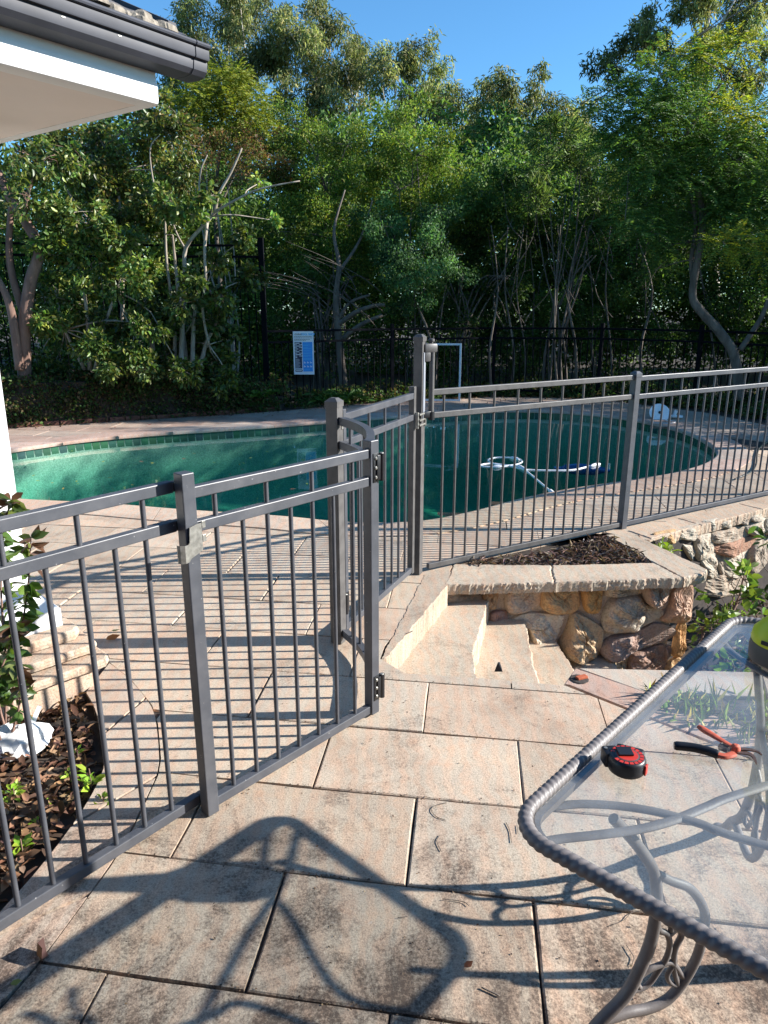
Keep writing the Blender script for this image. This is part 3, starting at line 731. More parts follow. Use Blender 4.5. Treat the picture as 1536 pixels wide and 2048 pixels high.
# 1 the loose fence panel at the left
A1, B1 = Vector((-1.30, 1.335, 0)), Vector((-0.655, 2.145, 0))
f1 = thing('fence_panel', 'dark grey tube fence panel over the mulch bed, its rails ending at the latch post', 'fence', (-1.0, 1.72, 0))
fence_run(f1, A1, B1, 0.1035, top=1.18, mid=1.055, bot=0.055)
d1 = (B1 - A1).normalized()
for z in (1.18, 1.055, 0.055):
    MB().box(B1 + d1 * 0.022 + Vector((0, 0, z - 0.018)) - Vector(f1.location), (0.045, 0.024, 0.030), (d1.x, d1.y)).build('rail_insert', M['black'], f1)
MB().lathe(B1 + d1 * 0.02 + Vector((d1.y, -d1.x, 0)) * 0.013 + Vector((0, 0, 1.162)) - Vector(f1.location), [(0.005, 0), (0.005, 0.002), (0.003, 0.0035)], 12, (d1.y, -d1.x, 0)).build('screw', M['zinc'], f1)
post(f1, A1 - d1 * 0.03, 1.22, 0.05, (d1.x, d1.y))
# 2 the unhung gate leaf standing next to it
A2, B2 = Vector((-0.605, 2.120, 0)), Vector((-0.052, 2.742, 0)); d2 = (B2 - A2).normalized(); n2 = Vector((d2.y, -d2.x, 0))
g1 = thing('unhung_gate', 'open gate leaf nearest the camera with bent latch bracket and two black hinges', 'gate', (-0.33, 2.43, 0))
fence_run(g1, A2, B2, 0.104, top=1.165, mid=1.055, bot=0.055, end_inset=0.02)
post(g1, A2, 1.212, 0.045, (d2.x, d2.y), name='stile', base=0.002)
post(g1, B2, 1.198, 0.045, (d2.x, d2.y), name='stile', base=0.012)
org = Vector(g1.location)
def hinge(root, P, z, dirv, nv, hw):
    p = Vector((P.x, P.y, z)) - Vector(root.location)
    h_ = MB(); h_.box(p + dirv * (hw * 0.75) + nv * (hw + 0.005), (0.026, 0.009, 0.10), (dirv.x, dirv.y), 0.003)
    h_.box(p + dirv * (hw * 0.15) + nv * (hw + 0.002), (0.03, 0.003, 0.115), (dirv.x, dirv.y), 0.001)
    h_.tube([p + dirv * (hw + 0.012) + nv * (hw + 0.004) + Vector((0, 0, k_)) for k_ in (-0.054, 0.054)], 0.0125, 14)
    ob = autosmooth(h_.build('hinge', M['black'], root))
    for k_ in (-0.038, 0.0, 0.038):
        MB().lathe(p + dirv * (hw * 0.05) + nv * (hw + 0.003) + Vector((0, 0, k_)), [(0.0075, 0), (0.0075, 0.003), (0.004, 0.006)], 10, nv).build('screw', M['zinc'], ob)
    MB().lathe(p + dirv * (hw + 0.012) + nv * (hw + 0.004) + Vector((0, 0, 0.054)), [(0.009, 0), (0.007, 0.003)], 12).build('pin', M['zinc'], ob)
hinge(g1, B2, 1.09, d2, n2, 0.0225); hinge(g1, B2, 0.135, d2, n2, 0.0225)
# bent striker bracket hooked round the stile
br = MB(); c0 = A2 + n2 * 0.0245
arc = [c0 - d2 * 0.060 + n2 * 0.002, c0 - d2 * 0.057 + n2 * 0.012, c0 - d2 * 0.044 + n2 * 0.019, c0 - d2 * 0.030 + n2 * 0.016, c0 - d2 * 0.018 + n2 * 0.006, c0 - d2 * 0.014 + n2 * 0.004, c0 + d2 * 0.014 + n2 * 0.003, c0 + d2 * 0.030 + n2 * 0.002]
zt = [1.000, 1.000, 0.998, 0.998, 1.000, 1.046, 1.052, 1.052]; zb = [0.942, 0.942, 0.942, 0.943, 0.946, 0.948, 0.958, 0.964]
vs_ = []
for k_ in (0, 1):
    for p, a, b_ in zip(arc, zt, zb):
        q = p - org + n2 * (0.003 * k_); vs_ += [Vector((q.x, q.y, a)), Vector((q.x, q.y, b_))]
m_ = len(arc); fs_ = []
for i in range(m_ - 1):
    a = 2 * i; fs_ += [(a, a + 1, a + 3, a + 2), (2 * m_ + a, 2 * m_ + a + 2, 2 * m_ + a + 3, 2 * m_ + a + 1), (a, a + 2, 2 * m_ + a + 2, 2 * m_ + a), (a + 1, 2 * m_ + a + 1, 2 * m_ + a + 3, a + 3)]
fs_ += [(0, 2 * m_, 2 * m_ + 1, 1), (2 * m_ - 2, 2 * m_ - 1, 4 * m_ - 1, 4 * m_ - 2)]
br.add(vs_, fs_)
for z in (1.045, 1.0): br.box(c0 + d2 * 0.040 - org + Vector((0, 0, z)), (0.014, 0.004, 0.024), (d2.x, d2.y), 0.0015)
bo = br.build('latch_bracket', M['zinc'], g1)
# 3 hinge post with the bowed infill between it and the leaf
GP = Vector((-0.238, 3.44, 0))
f2 = thing('bowed_fence', 'short fence infill with a bowed top rail hanging from a capped square post', 'fence', (-0.2, 3.2, 0))
A4, B4 = Vector((-0.205, 3.50, 0)), Vector((0.172, 4.36, 0)); d4 = (B4 - A4).normalized(); n4 = Vector((d4.y, -d4.x, 0))
post(f2, GP, 1.25, 0.062, (d4.x, d4.y), 'pyramid', 'steel_worn')
S0 = GP + Vector((0.035, -0.02, 0)); S1 = Vector((-0.058, 2.775, 0)); ds = (S1 - S0).normalized(); ns = Vector((ds.y, -ds.x, 0))
o2 = Vector(f2.location)
def sag(t, z, bow): return S0.lerp(S1, t) + Vector((0, 0, z)) - ns * 0.0 + Vector((0.055, 0.03, 0)) * math.sin(math.pi * t) * bow
for z in (1.165, 1.05, 0.06):
    P = [sag(t / 10, z, 1.0) for t in range(11)]
    vs_ = []
    for p in P: vs_ += [p - o2 + ns * 0.017 + Vector((0, 0, -0.02)), p - o2 - ns * 0.017 + Vector((0, 0, -0.02)), p - o2 - ns * 0.017 + Vector((0, 0, 0.018)), p - o2 + ns * 0.017 + Vector((0, 0, 0.018))]
    fs_ = [(4 * i + j, 4 * i + (j + 1) % 4, 4 * i + 4 + (j + 1) % 4, 4 * i + 4 + j) for i in range(10) for j in range(4)] + [(3, 2, 1, 0), (40, 41, 42, 43)]
    MB().add(vs_, fs_).build('rail', M['steel'], f2)
for i in range(1, 7):
    p = sag(i / 7, 0, 1.0) - o2
    autosmooth(MB().tube([(p.x, p.y, 0.05), (p.x, p.y, 1.04)], 0.0082, 10).build('baluster', M['steel'], f2))
    if i % 2: autosmooth(MB().tube([(p.x, p.y, 1.05), (p.x, p.y, 1.155)], 0.0082, 10).build('short_baluster', M['steel'], f2))
# 4 the latched pool gate
g2 = thing('pool_gate', 'closed tube pool gate between the capped hinge post and the tall latch post', 'gate', (0, 3.95, 0))
fence_run(g2, A4, B4, 0.104, top=1.188, mid=1.058, bot=0.075, end_inset=0.012)
post(g2, A4, 1.21, 0.032, (d4.x, d4.y), name='stile', base=0.03); post(g2, B4, 1.225, 0.036, (d4.x, d4.y), name='stile', base=0.03, mtl='steel_worn')
hinge(g2, A4, 0.20, -d4, n4, 0.016); o_ = Vector(g2.location)
h_ = MB(); p = A4 - d4 * 0.02 - o_; h_.box(p + n4 * 0.02 + Vector((0, 0, 1.14)), (0.06, 0.006, 0.022), (d4.x, d4.y), 0.002); h_.box(p - d4 * 0.03 + n4 * 0.024 + Vector((0, 0, 1.137)), (0.018, 0.01, 0.034), (d4.x, d4.y), 0.002)
h_.build('hinge_plate', M['zinc'], g2)
l_ = MB(); p = B4 + n4 * 0.026 - o_; ll = p + Vector((0, 0, 1.02))
l_.box(ll + d4 * 0.0, (0.014, 0.03, 0.10), (d4.x, d4.y), 0.003)
for z in (0.035, 0.0, -0.03): l_.box(ll + d4 * 0.05 + n4 * 0.012 + Vector((0, 0, z)), (0.095, 0.026, 0.011), (d4.x, d4.y), 0.002)
l_.box(ll + d4 * 0.098 + n4 * 0.012, (0.012, 0.03, 0.086), (d4.x, d4.y), 0.003)
l_.build('latch_striker', M['zinc'], g2)
# 5 the long fence on the pool edge at the right
LP = Vector((0.215, 4.43, 0)); C5 = Vector((1.875, 5.425, 0)); E5 = Vector((3.66, 6.49, 0)); E6 = Vector((5.3, 7.5, 0))
f3 = thing('pool_fence', 'long charcoal tube fence running right along the pool, with a tall magnetic latch post', 'fence', (1.9, 5.45, 0))
d5 = (C5 - LP).normalized(); d6 = (E5 - C5).normalized(); n5 = Vector((d5.y, -d5.x, 0))
post(f3, LP, 1.505, 0.058, (d4.x, d4.y), 'pyramid', 'steel_worn', 'latch_post')
post(f3, C5, 1.20, 0.056, (d5.x, d5.y), 'pyramid'); post(f3, E5, 1.20, 0.056, (d6.x, d6.y), 'pyramid'); post(f3, E6, 1.20, 0.056, (d6.x, d6.y), 'pyramid')
fence_run(f3, LP + d5 * 0.085, C5 - d5 * 0.028, 0.1, top=1.195, mid=1.053, bot=0.055, mtl='steel_worn')
fence_run(f3, C5 + d6 * 0.028, E5 - d6 * 0.028, 0.1, top=1.185, mid=1.05, bot=0.055)
fence_run(f3, E5 + d6 * 0.028, E6 - d6 * 0.028, 0.1, top=1.185, mid=1.05, bot=0.055)
o_ = Vector(f3.location); lx = LP + n4 * 0.02 + d5 * 0.062 - o_
h_ = MB(); h_.box(lx + Vector((-0.01, -0.005, 1.445)), (0.095, 0.042, 0.055), (d5.x, d5.y), 0.012); h_.box(lx + Vector((-0.03, -0.015, 1.40)), (0.045, 0.036, 0.07), (d5.x, d5.y), 0.008)
h_.lathe(lx + Vector((0.0, 0.0, 1.47)), [(0.010, 0), (0.010, 0.012), (0.019, 0.014), (0.019, 0.026), (0.015, 0.03)], 16)
autosmooth(h_.build('latch_head', M['steel_worn'], f3))
h_ = MB().tube([lx + Vector((0.005, 0, 1.42)), lx + Vector((0.005, 0, 1.05))], 0.017, 16); autosmooth(h_.build('latch_rod', M['steel_worn'], f3))
h_ = MB().tube([lx + Vector((0.005, 0, 1.06)), lx + Vector((0.005, 0, 1.01))], 0.022, 16); h_.box(lx + Vector((-0.03, -0.02, 1.045)), (0.07, 0.03, 0.04), (d5.x, d5.y), 0.004); autosmooth(h_.build('latch_body', M['black'], f3))
h_ = MB().box(LP + n4 * 0.031 - o_ + Vector((0, 0, 1.22)), (0.03, 0.006, 0.40), (d4.x, d4.y), 0.001); h_.build('lit_post_strip', M['lit_strip'], f3)  # thin pale strip painting the post's sunlit face
# 6 black boundary fence behind the pool, low run with the sign and a taller run at the left
f4 = thing('boundary_fence', 'low black boundary fence in the shade of the trees behind the pool', 'fence', (1.0, 13.2, 0))
PTS = [(-1.95, 12.35), (0.15, 13.45), (2.1, 14.05), (4.05, 13.75), (5.4, 12.6), (6.4, 10.6)]
for i, (a, b_) in enumerate(zip(PTS, PTS[1:])):
    fence_run(f4, a, b_, 0.125, top=1.28, mid=1.10, bot=0.12, mtl='darkfence', stubs=False, rb=0.009); dd = Vector(b_) - Vector(a)
    if i: post(f4, a, 1.36, 0.06, (dd.x, dd.y), mtl='darkfence')
f5 = thing('tall_boundary_fence', 'tall black bar fence half buried in the left shrubs, ending at a tall post', 'fence', (-3.5, 12.2, 0))
PT = [(-6.6, 11.6), (-4.3, 12.2), (-1.98, 12.3)]
for a, b_ in zip(PT, PT[1:]):
    fence_run(f5, a, b_, 0.125, top=2.62, mid=2.45, bot=0.15, mtl='darkfence', stubs=False, rb=0.009); dd = Vector(b_) - Vector(a)
    post(f5, a, 2.7, 0.06, (dd.x, dd.y), mtl='darkfence')
post(f5, PT[-1], 2.72, 0.085, (1, 0), mtl='darkfence')

# ------------------------------------------------------------------ sign on the boundary fence
sg = thing('pool_safety_sign', 'white and blue pool resuscitation sign fixed to the black boundary fence', 'sign', (-1.36, 12.45, 0.55))
def rect(mb, x0, x1, z0, z1, y): mb.add([(x0, y, z0), (x1, y, z0), (x1, y, z1), (x0, y, z1)], [(0, 1, 2, 3)]); return mb
MB().box((0, 0.006, 0.352), (0.345, 0.006, 0.715), (1, 0), 0.001).build('board', M['signwhite'], sg)
rect(MB(), -0.015, 0.150, 0.045, 0.535, -0.0005).build('blue_panel', M['signblue'], sg)
nv = MB(); rect(nv, -0.148, -0.03, 0.095, 0.265, -0.0005)
for i, z in enumerate((0.515, 0.468, 0.421, 0.374, 0.327, 0.28, 0.06)):
    nv.add([(-0.148, -0.0005, z - 0.019), (-0.034, -0.0005, z - 0.019), (-0.022, -0.0005, z), (-0.034, -0.0005, z + 0.019), (-0.148, -0.0005, z + 0.019)], [(0, 1, 2, 3, 4)])
    if i < 6: rect(nv, -0.11, -0.075, z - 0.03, z - 0.019, -0.0005)
nv.build('navy_column', M['signnavy'], sg)
tx = MB()
for i, z in enumerate((0.515, 0.468, 0.421, 0.374, 0.327, 0.28, 0.06)):
    w_ = (0.075, 0.095, 0.05, 0.068, 0.10, 0.03, 0.10)[i]; rect(tx, -0.14, -0.14 + w_, z - 0.006, z + 0.006, -0.001)
for i in range(14): rect(tx, -0.14, -0.14 + rnd.uniform(0.05, 0.09), 0.253 - i * 0.0115, 0.256 - i * 0.0115, -0.001)
# six pictograms: people and hands giving first aid, as pale shapes
for cx, cz in ((0.018, 0.195), (0.072, 0.195), (0.125, 0.195), (0.018, 0.13), (0.072, 0.13), (0.125, 0.13)):
    q = rnd.random()
    tx.lathe((cx - 0.010, -0.001, cz + 0.012), [(0.006, 0), (0.0055, 0.0005)], 10, (0, -1, 0))
    tx.add([(cx - 0.018, -0.001, cz - 0.014), (cx + 0.016, -0.001, cz - 0.012 + 0.01 * q), (cx + 0.014, -0.001, cz - 0.004 + 0.01 * q), (cx - 0.004, -0.001, cz + 0.004), (cx - 0.016, -0.001, cz + 0.004)], [(0, 1, 2, 3, 4)])
tx.build('pale_lettering', M['signwhite'], sg)
cy = MB()
for z, w_ in ((0.525, 0.08), (0.488, 0.13), (0.478, 0.09), (0.44, 0.08), (0.428, 0.14), (0.39, 0.11), (0.352, 0.145), (0.34, 0.09), (0.31, 0.14), (0.298, 0.08), (0.26, 0.14), (0.248, 0.14), (0.075, 0.11)): rect(cy, -0.008, -0.008 + w_, z - 0.003, z + 0.003, -0.001)
cy.build('cyan_lettering', M['signcyan'], sg)
gr = MB()
for z, w_ in ((0.625, 0.30), (0.602, 0.31), (0.577, 0.26), (0.563, 0.2)): 
    x = -0.15
    while x < -0.15 + w_:
        e = min(rnd.uniform(0.012, 0.035), -0.15 + w_ - x); rect(gr, x, x + e, z - 0.0035, z + 0.0035, -0.001); x += e + 0.006
gr.build('small_print', M['toolgrey'], sg)
def word(s, x, z, size, m_, root, bold=0.0, ital=0.0):
    cu = bpy.data.curves.new('word', 'FONT'); cu.body = s; cu.size = size; cu.offset = bold; cu.shear = ital; cu.extrude = 0.0003
    tmp = bpy.data.objects.new('word', cu); COL.objects.link(tmp)
    dg = bpy.context.evaluated_depsgraph_get(); me = bpy.data.meshes.new_from_object(tmp.evaluated_get(dg)); bpy.data.objects.remove(tmp); bpy.data.curves.remove(cu)
    o_ = bpy.data.objects.new('heading', me); COL.objects.link(o_); me.materials.append(M[m_]); o_.parent = root; o_.rotation_euler = (math.pi / 2, 0, 0); o_.location = (x, -0.0015, z)
word('DURAL', -0.145, 0.648, 0.038, 'toolgrey', sg, 0.0, 0.25); word('POOL SHOP', -0.038, 0.646, 0.043, 'signcyan', sg, 0.0016)

# bare aluminium frame propped behind the pool
fr = thing('aluminium_frame', 'bare silver rectangular frame standing upright on the far pool edge', 'frame', (1.03, 13.08, 0.0))
for nm, c_, s_ in (('stile', (-0.33, 0, 0.52), (0.035, 0.03, 1.02)), ('stile', (0.33, 0.0, 0.52), (0.035, 0.03, 1.02)), ('top_rail', (0, 0, 1.013), (0.622, 0.029, 0.035)), ('bottom_rail', (0, 0, 0.03), (0.622, 0.029, 0.035))):
    MB().box(c_, s_, (1, 0), 0.002).build(nm, M['alu'], fr)
fr.rotation_euler = (R(-3), 0, R(-4))

# ------------------------------------------------------------------ house: eave, roof, column, plinth steps
hs = thing('house', 'white house eave with charcoal gutter and tiled roof at the upper left', 'house', (-0.832, 2.96, 2.4), 0)
a1 = Vector((0.582, 0.813, 0)); a2 = Vector((-0.820, 0.572, 0)); a2 = (a2 - a1 * a2.dot(a1)).normalized()
def HP(s, t, z): return a1 * s + a2 * t + Vector((0, 0, z))     # s along the gutter, t along the gable side, from the corner
L_ = -3.5; Tm = 3.0
def ext(prof, s0, s1, name, m_, smooth=True, capend=True, root=None):
    vs_ = [HP(s, t, z) for s in (s0, s1) for t, z in prof]; n0 = len(prof)
    fs_ = [(i, (i + 1) % n0, n0 + (i + 1) % n0, n0 + i) for i in range(n0)] + [tuple(range(n0 - 1, -1, -1)), tuple(range(n0, 2 * n0))]
    o_ = MB().add(vs_, fs_).build(name, m_, root or hs)
    bm = bmesh.new(); bm.from_mesh(o_.data); bmesh.ops.recalc_face_normals(bm, faces=bm.faces); bm.to_mesh(o_.data); bm.free()
    return autosmooth(o_, 35) if smooth else o_
# boxed eave beam: flat upper fascia and a rounded lower lip
ext([(0.0, 0.128), (0.0, 0.075), (-0.006, 0.073), (-0.006, 0.018), (-0.002, 0.006), (0.010, 0.0), (0.06, 0.0), (0.06, 0.128)], L_, 0.0, 'fascia_beam', M['white'])
vs_ = [HP(L_, 0.06, 0.002), HP(-0.006, 0.06, 0.002), HP(-0.006, Tm, 0.002), HP(L_, Tm, 0.002)]; vs_ += [v + Vector((0, 0, 0.02)) for v in vs_]
MB().add(vs_, [(0, 1, 2, 3), (7, 6, 5, 4), (0, 4, 5, 1), (1, 5, 6, 2), (2, 6, 7, 3), (3, 7, 4, 0)]).build('soffit', M['soffit'], hs)
vs_ = [HP(s, t, z) for s in (-0.05, -0.004) for t, z in ((0.06, 0.0), (Tm, 0.0), (Tm, 0.128), (0.06, 0.128))]
MB().add(vs_, [(0, 1, 2, 3), (7, 6, 5, 4), (0, 4, 5, 1), (1, 5, 6, 2), (2, 6, 7, 3), (3, 7, 4, 0)]).build('side_fascia', M['white'], hs)
# quad gutter: half-round belly, step, bead
gz = 0.108
gp = [(0.0, gz), (-0.06, gz - 0.002), (-0.094, gz + 0.003), (-0.110, gz + 0.020), (-0.115, gz + 0.050), (-0.113, gz + 0.058), (-0.127, gz + 0.060), (-0.129, gz + 0.066), (-0.129, gz + 0.098), (-0.124, gz + 0.101)]
gp += [(-0.130 + 0.010 * math.cos(a) - 0.0, gz + 0.112 + 0.011 * math.sin(a)) for a in [R(x) for x in (-60, -100, -140, -180, -220, -260, -300, -340)]] + [(-0.110, gz + 0.104), (-0.09, gz + 0.06), (-0.05, gz + 0.02), (0.0, gz + 0.02)]
gs = [(t * 0.94, gz + (z - gz) * 0.87) for t, z in gp]
gt = ext(gs, L_, 0.150, 'gutter', M['gutter'])
ext([(t * 1.012, z + 0.0) for t, z in [(q[0] - 0.0015, q[1] - 0.001) for q in gs]], 0.09, 0.1515, 'gutter_stop_end', M['gutter'])
dr = MB()
for s in (-0.42, -0.62, -0.85, -1.1, -0.22): dr.box(HP(s, -0.1085, gz + 0.042), (0.012, 0.002, 0.0025), (a1.x, a1.y))
dr.build('overflow_slot', M['zinc'], gt)
# roof plane with rolled tiles and lichen on the first course
rt = MB(); pitch = math.tan(R(24)); ns_ = 90
vs_ = []; rows = [(-0.075, 0.0), (0.10, 0.0), (0.101, 0.028), (0.42, 0.0), (0.421, 0.028), (0.75, 0.0), (0.751, 0.028), (1.1, 0.0), (3.0, 0.0)]
for t, up in rows:
    for i in range(ns_ + 1):
        s = L_ + (0.10 - L_) * i / ns_
        vs_.append(HP(s, t, gz + 0.118 + (t + 0.075) * pitch + up * 0.6 + 0.014 * abs(math.sin(s * 10.5))))
fs_ = [(r_ * (ns_ + 1) + i, (r_ + 1) * (ns_ + 1) + i, (r_ + 1) * (ns_ + 1) + i + 1, r_ * (ns_ + 1) + i + 1) for r_ in range(len(rows) - 1) for i in range(ns_)]
roof = rt.add(vs_, fs_).build('roof', M['rooftile'], hs)
lc = MB()
for _ in range(70):
    s = rnd.uniform(-1.4, 0.05); w_ = rnd.uniform(0.02, 0.06); lc.lathe(HP(s, -0.072 + rnd.uniform(0, 0.03), gz + 0.106 + rnd.uniform(0, 0.02)), [(w_, 0), (w_ * 0.85, 0.02), (w_ * 0.4, 0.032)], 7)
lc.build('lichen_crust', M['lichen'], roof)
vs_ = [HP(s, t, gz + 0.11 + (t + 0.05) * pitch + q) for s in (0.06, 0.095) for t in (-0.02, 3.0) for q in (-0.02, 0.055)]
MB().add(vs_, [(0, 1, 3, 2), (4, 6, 7, 5), (0, 4, 5, 1), (2, 3, 7, 6), (1, 5, 7, 3), (0, 2, 6, 4)]).build('barge_capping', M['rooftile'], roof)
# rendered wall of the house behind the eave, out of the picture
vs_ = [HP(-3.4, 1.9, 0.0), HP(-0.9, 1.9, 0.0), HP(-0.9, 1.9, -2.4), HP(-3.4, 1.9, -2.4)]; vs_ += [v + a2 * 0.12 for v in vs_]
MB().add(vs_, [(0, 1, 2, 3), (7, 6, 5, 4), (0, 4, 5, 1), (1, 5, 6, 2), (2, 6, 7, 3), (3, 7, 4, 0)]).build('wall', M['white'], hs)
hw_ = [(-3.9, -1.1), (4.5, -1.1), (4.5, -1.35), (-3.9, -1.35)]; hl = Vector(hs.location)  # unseen brick wall and eave behind the camera, added to cut sky fill
MB().prism([(x - hl.x, y - hl.y) for x, y in hw_], -2.4, 0.25).build('unseen_rear_wall', M['brick'], hs)
MB().prism([(x - hl.x, y - hl.y) for x, y in ((-3.9, -0.55), (4.7, -0.55), (4.7, -1.9), (-3.9, -1.9))], 0.26, 0.32).build('unseen_rear_eave', M['soffit'], hs)
# veranda column on stacked sandstone treads
ex = Vector((0.70, 0.714, 0)); ey = Vector((-0.714, 0.70, 0))
ZS = 0.245
pc = G(126, 1250, ZS)
colm = thing('veranda_column', 'tapering white veranda column on a square white plinth at the left edge', 'column', (pc - ex * 0.18 + ey * 0.18)[:], 0)
def sq(mb, w0, w1, z0, z1):
    vs_ = [(ex * (w0 * i) + ey * (w0 * j) + Vector((0, 0, z0))) for i, j in ((-1, -1), (1, -1), (1, 1), (-1, 1))] + [(ex * (w1 * i) + ey * (w1 * j) + Vector((0, 0, z1))) for i, j in ((-1, -1), (1, -1), (1, 1), (-1, 1))]
    mb.add(vs_, [(0, 1, 5, 4), (1, 2, 6, 5), (2, 3, 7, 6), (3, 0, 4, 7), (4, 5, 6, 7), (3, 2, 1, 0)])
m_ = MB(); sq(m_, 0.18, 0.18, 0, 0.085); sq(m_, 0.18, 0.105, 0.085, 0.15); m_.build('plinth', M['white'], colm)
m_ = MB(); sq(m_, 0.086, 0.1, 0.13, 2.13); m_.build('shaft', M['white'], colm)
st = thing('sandstone_treads', 'stack of pale sandstone treads carrying the white column beside the mulch bed', 'steps', (-1.5, 3.2, 0))
for q, (u, v, z, h, ln_) in enumerate(((222, 1312, 0.135, 0.04, 1.9), (196, 1284, 0.19, 0.04, 1.9), (160, 1254, ZS, 0.05, 1.9))):
    c_ = G(u, v, z); P = [c_ - ex * ln_, c_, c_ + ey * 1.2, c_ + ey * 1.2 - ex * ln_]
    P = [(p.x, p.y) for p in P]; P.insert(1, (c_.x - ex.x * 0.03 - ey.x * 0.004, c_.y - ex.y * 0.03 - ey.y * 0.004)); P[2] = (c_.x + ey.x * 0.03, c_.y + ey.y * 0.03)
    mb = MB(); cap_stone(mb, P, z - h, z - 0.001, jit((0.46, 0.37, 0.285), 0.05), 120 + q, .35); o = mb.build('tread', M['coping'], cols=True); cpar(o, st)
c_ = G(193, 1335, 0.085); P = [c_ - ex * 1.9, c_, c_ + ey * 1.2, c_ + ey * 1.2 - ex * 1.9]
mb = MB(); mb.prism([(p.x, p.y) for p in P], -0.12, 0.086, 0.0, (0.50, 0.39, 0.30)); o = mb.build('riser', M['coping'], cols=True); cpar(o, st)

# ---- foliage start
# ------------------------------------------------------------------ foliage machinery
DIA = (np.array([(0, 0, 0), (.42, .5, .10), (1, 0, -.06), (.42, -.5, .10)], float), [(0, 1, 2), (0, 2, 3)])
OVAL = (np.array([(0, 0, 0), (.22, .40, .07), (.62, .44, .08), (1, 0, -.10), (.62, -.44, .08), (.22, -.40, .07), (.45, 0, 0)], float), [(0, 1, 6), (1, 2, 6), (2, 3, 6), (3, 4, 6), (4, 5, 6), (5, 0, 6)])
def unit(a): return a / np.maximum(np.linalg.norm(a, axis=-1, keepdims=True), 1e-9)
def leaf_mesh(name, pos, dirv, L, Wd, cols, m, parent=None, tpl=DIA, upv=None, org=None):
    n = len(pos); T, F = tpl; d_ = unit(dirv)
    up = rng.normal(size=(n, 3)) if upv is None else upv + rng.normal(size=(n, 3)) * 0.35
    sd = unit(np.cross(d_, up)); nr = np.cross(sd, d_)
    V = pos[:, None, :] + T[None, :, 0, None] * d_[:, None, :] * L[:, None, None] + T[None, :, 1, None] * sd[:, None, :] * Wd[:, None, None] + T[None, :, 2, None] * nr[:, None, :] * L[:, None, None]
    if org is not None: V = V - np.array(org)[None, None, :]
    k_ = len(T); Fa = np.array([f for f in F]); fl_ = (Fa[None] + (np.arange(n) * k_)[:, None, None]).reshape(-1, Fa.shape[1])
    me = bpy.data.meshes.new(name); me.vertices.add(n * k_); me.vertices.foreach_set('co', V.astype(np.float32).ravel())
    nf = len(fl_); w_ = Fa.shape[1]; me.loops.add(nf * w_); me.loops.foreach_set('vertex_index', fl_.astype(np.int32).ravel())
    me.polygons.add(nf); me.polygons.foreach_set('loop_start', np.arange(nf, dtype=np.int32) * w_)
    me.update(calc_edges=True)
    c = np.ones((n, k_, 4), np.float32); c[:, :, :3] = cols[:, None, :]
    a = me.attributes.new('col', 'FLOAT_COLOR', 'POINT'); a.data.foreach_set('color', c.ravel())
    me.materials.append(m); o = bpy.data.objects.new(name, me); COL.objects.link(o)
    if parent: o.parent = parent
    return o
GAIN = np.array([1.62, 1.50, 1.08])
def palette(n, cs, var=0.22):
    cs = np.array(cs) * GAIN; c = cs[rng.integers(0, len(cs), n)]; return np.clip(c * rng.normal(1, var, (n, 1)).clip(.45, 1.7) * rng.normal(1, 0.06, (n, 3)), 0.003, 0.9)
class Leaves:
    def __init__(s): s.p = []; s.d = []; s.c = []; s.L = []; s.W = []
    def puff(s, c, rad, n, L, Wd, cs, out=0.5, droop=0.2, rand=0.8, sub=7, tone=None, fill=0.45):
        c = np.array(c, float); rad = np.array(rad if hasattr(rad, '__len__') else (rad, rad, rad), float)
        u = unit(rng.normal(size=(sub, 3))); sc = c + u * rad * (rng.uniform(0.35, 0.95, (sub, 1)))
        idx = rng.integers(0, sub, n); g = unit(rng.normal(size=(n, 3))) * (rng.uniform(0, 1, (n, 1)) ** 0.5)
        p = sc[idx] + g * rad * fill; o_ = unit(p - c)
        d_ = unit(o_ * out + rng.normal(size=(n, 3)) * rand * 0.6 + np.array([0, 0, -droop]))
        t = (tone if tone is not None else rng.uniform(0.82, 1.2)); tt = rng.uniform(0.62, 1.38, sub)[idx][:, None]
        s.p.append(p); s.d.append(d_); s.c.append(palette(n, cs) * t * tt); s.L.append(L * rng.uniform(0.6, 1.25, n)); s.W.append(Wd * rng.uniform(0.7, 1.2, n))
        return sc
    def frond(s, p, d, ln, cs, pairs=9, pin=0.075, w=0.014, tone=1.0):     # a feather-shaped compound leaf
        p = np.array(p, float); d = unit(np.array(d, float)); sd = unit(np.cross(d, (0.05, 0.02, 1.0))); up = np.cross(sd, d)
        t = np.linspace(0.1, 1.0, pairs); ax = p + np.outer(t * ln, d) - np.outer((t ** 2) * ln * 0.35, (0, 0, 1))
        tap = np.sin(np.clip(t * 2.6 + 0.35, 0, 3.1)) ; tap = np.clip(tap, 0.25, 1)
        for sg in (1, -1):
            dd = unit(sd * sg * 1.0 + d * 0.55 - np.array([0, 0, .18]) + rng.normal(size=(pairs, 3)) * 0.08)
            s.p.append(ax); s.d.append(dd); s.L.append(pin * tap * rng.uniform(.85, 1.15, pairs)); s.W.append(np.full(pairs, w)); s.c.append(palette(pairs, cs, 0.1) * tone)
    def build(s, name, m, parent, tpl=DIA, org=(0, 0, 0), upv=None):
        P = np.concatenate(s.p); 
        return leaf_mesh(name, P, np.concatenate(s.d), np.concatenate(s.L), np.concatenate(s.W), np.concatenate(s.c), m, parent, tpl, upv, org)
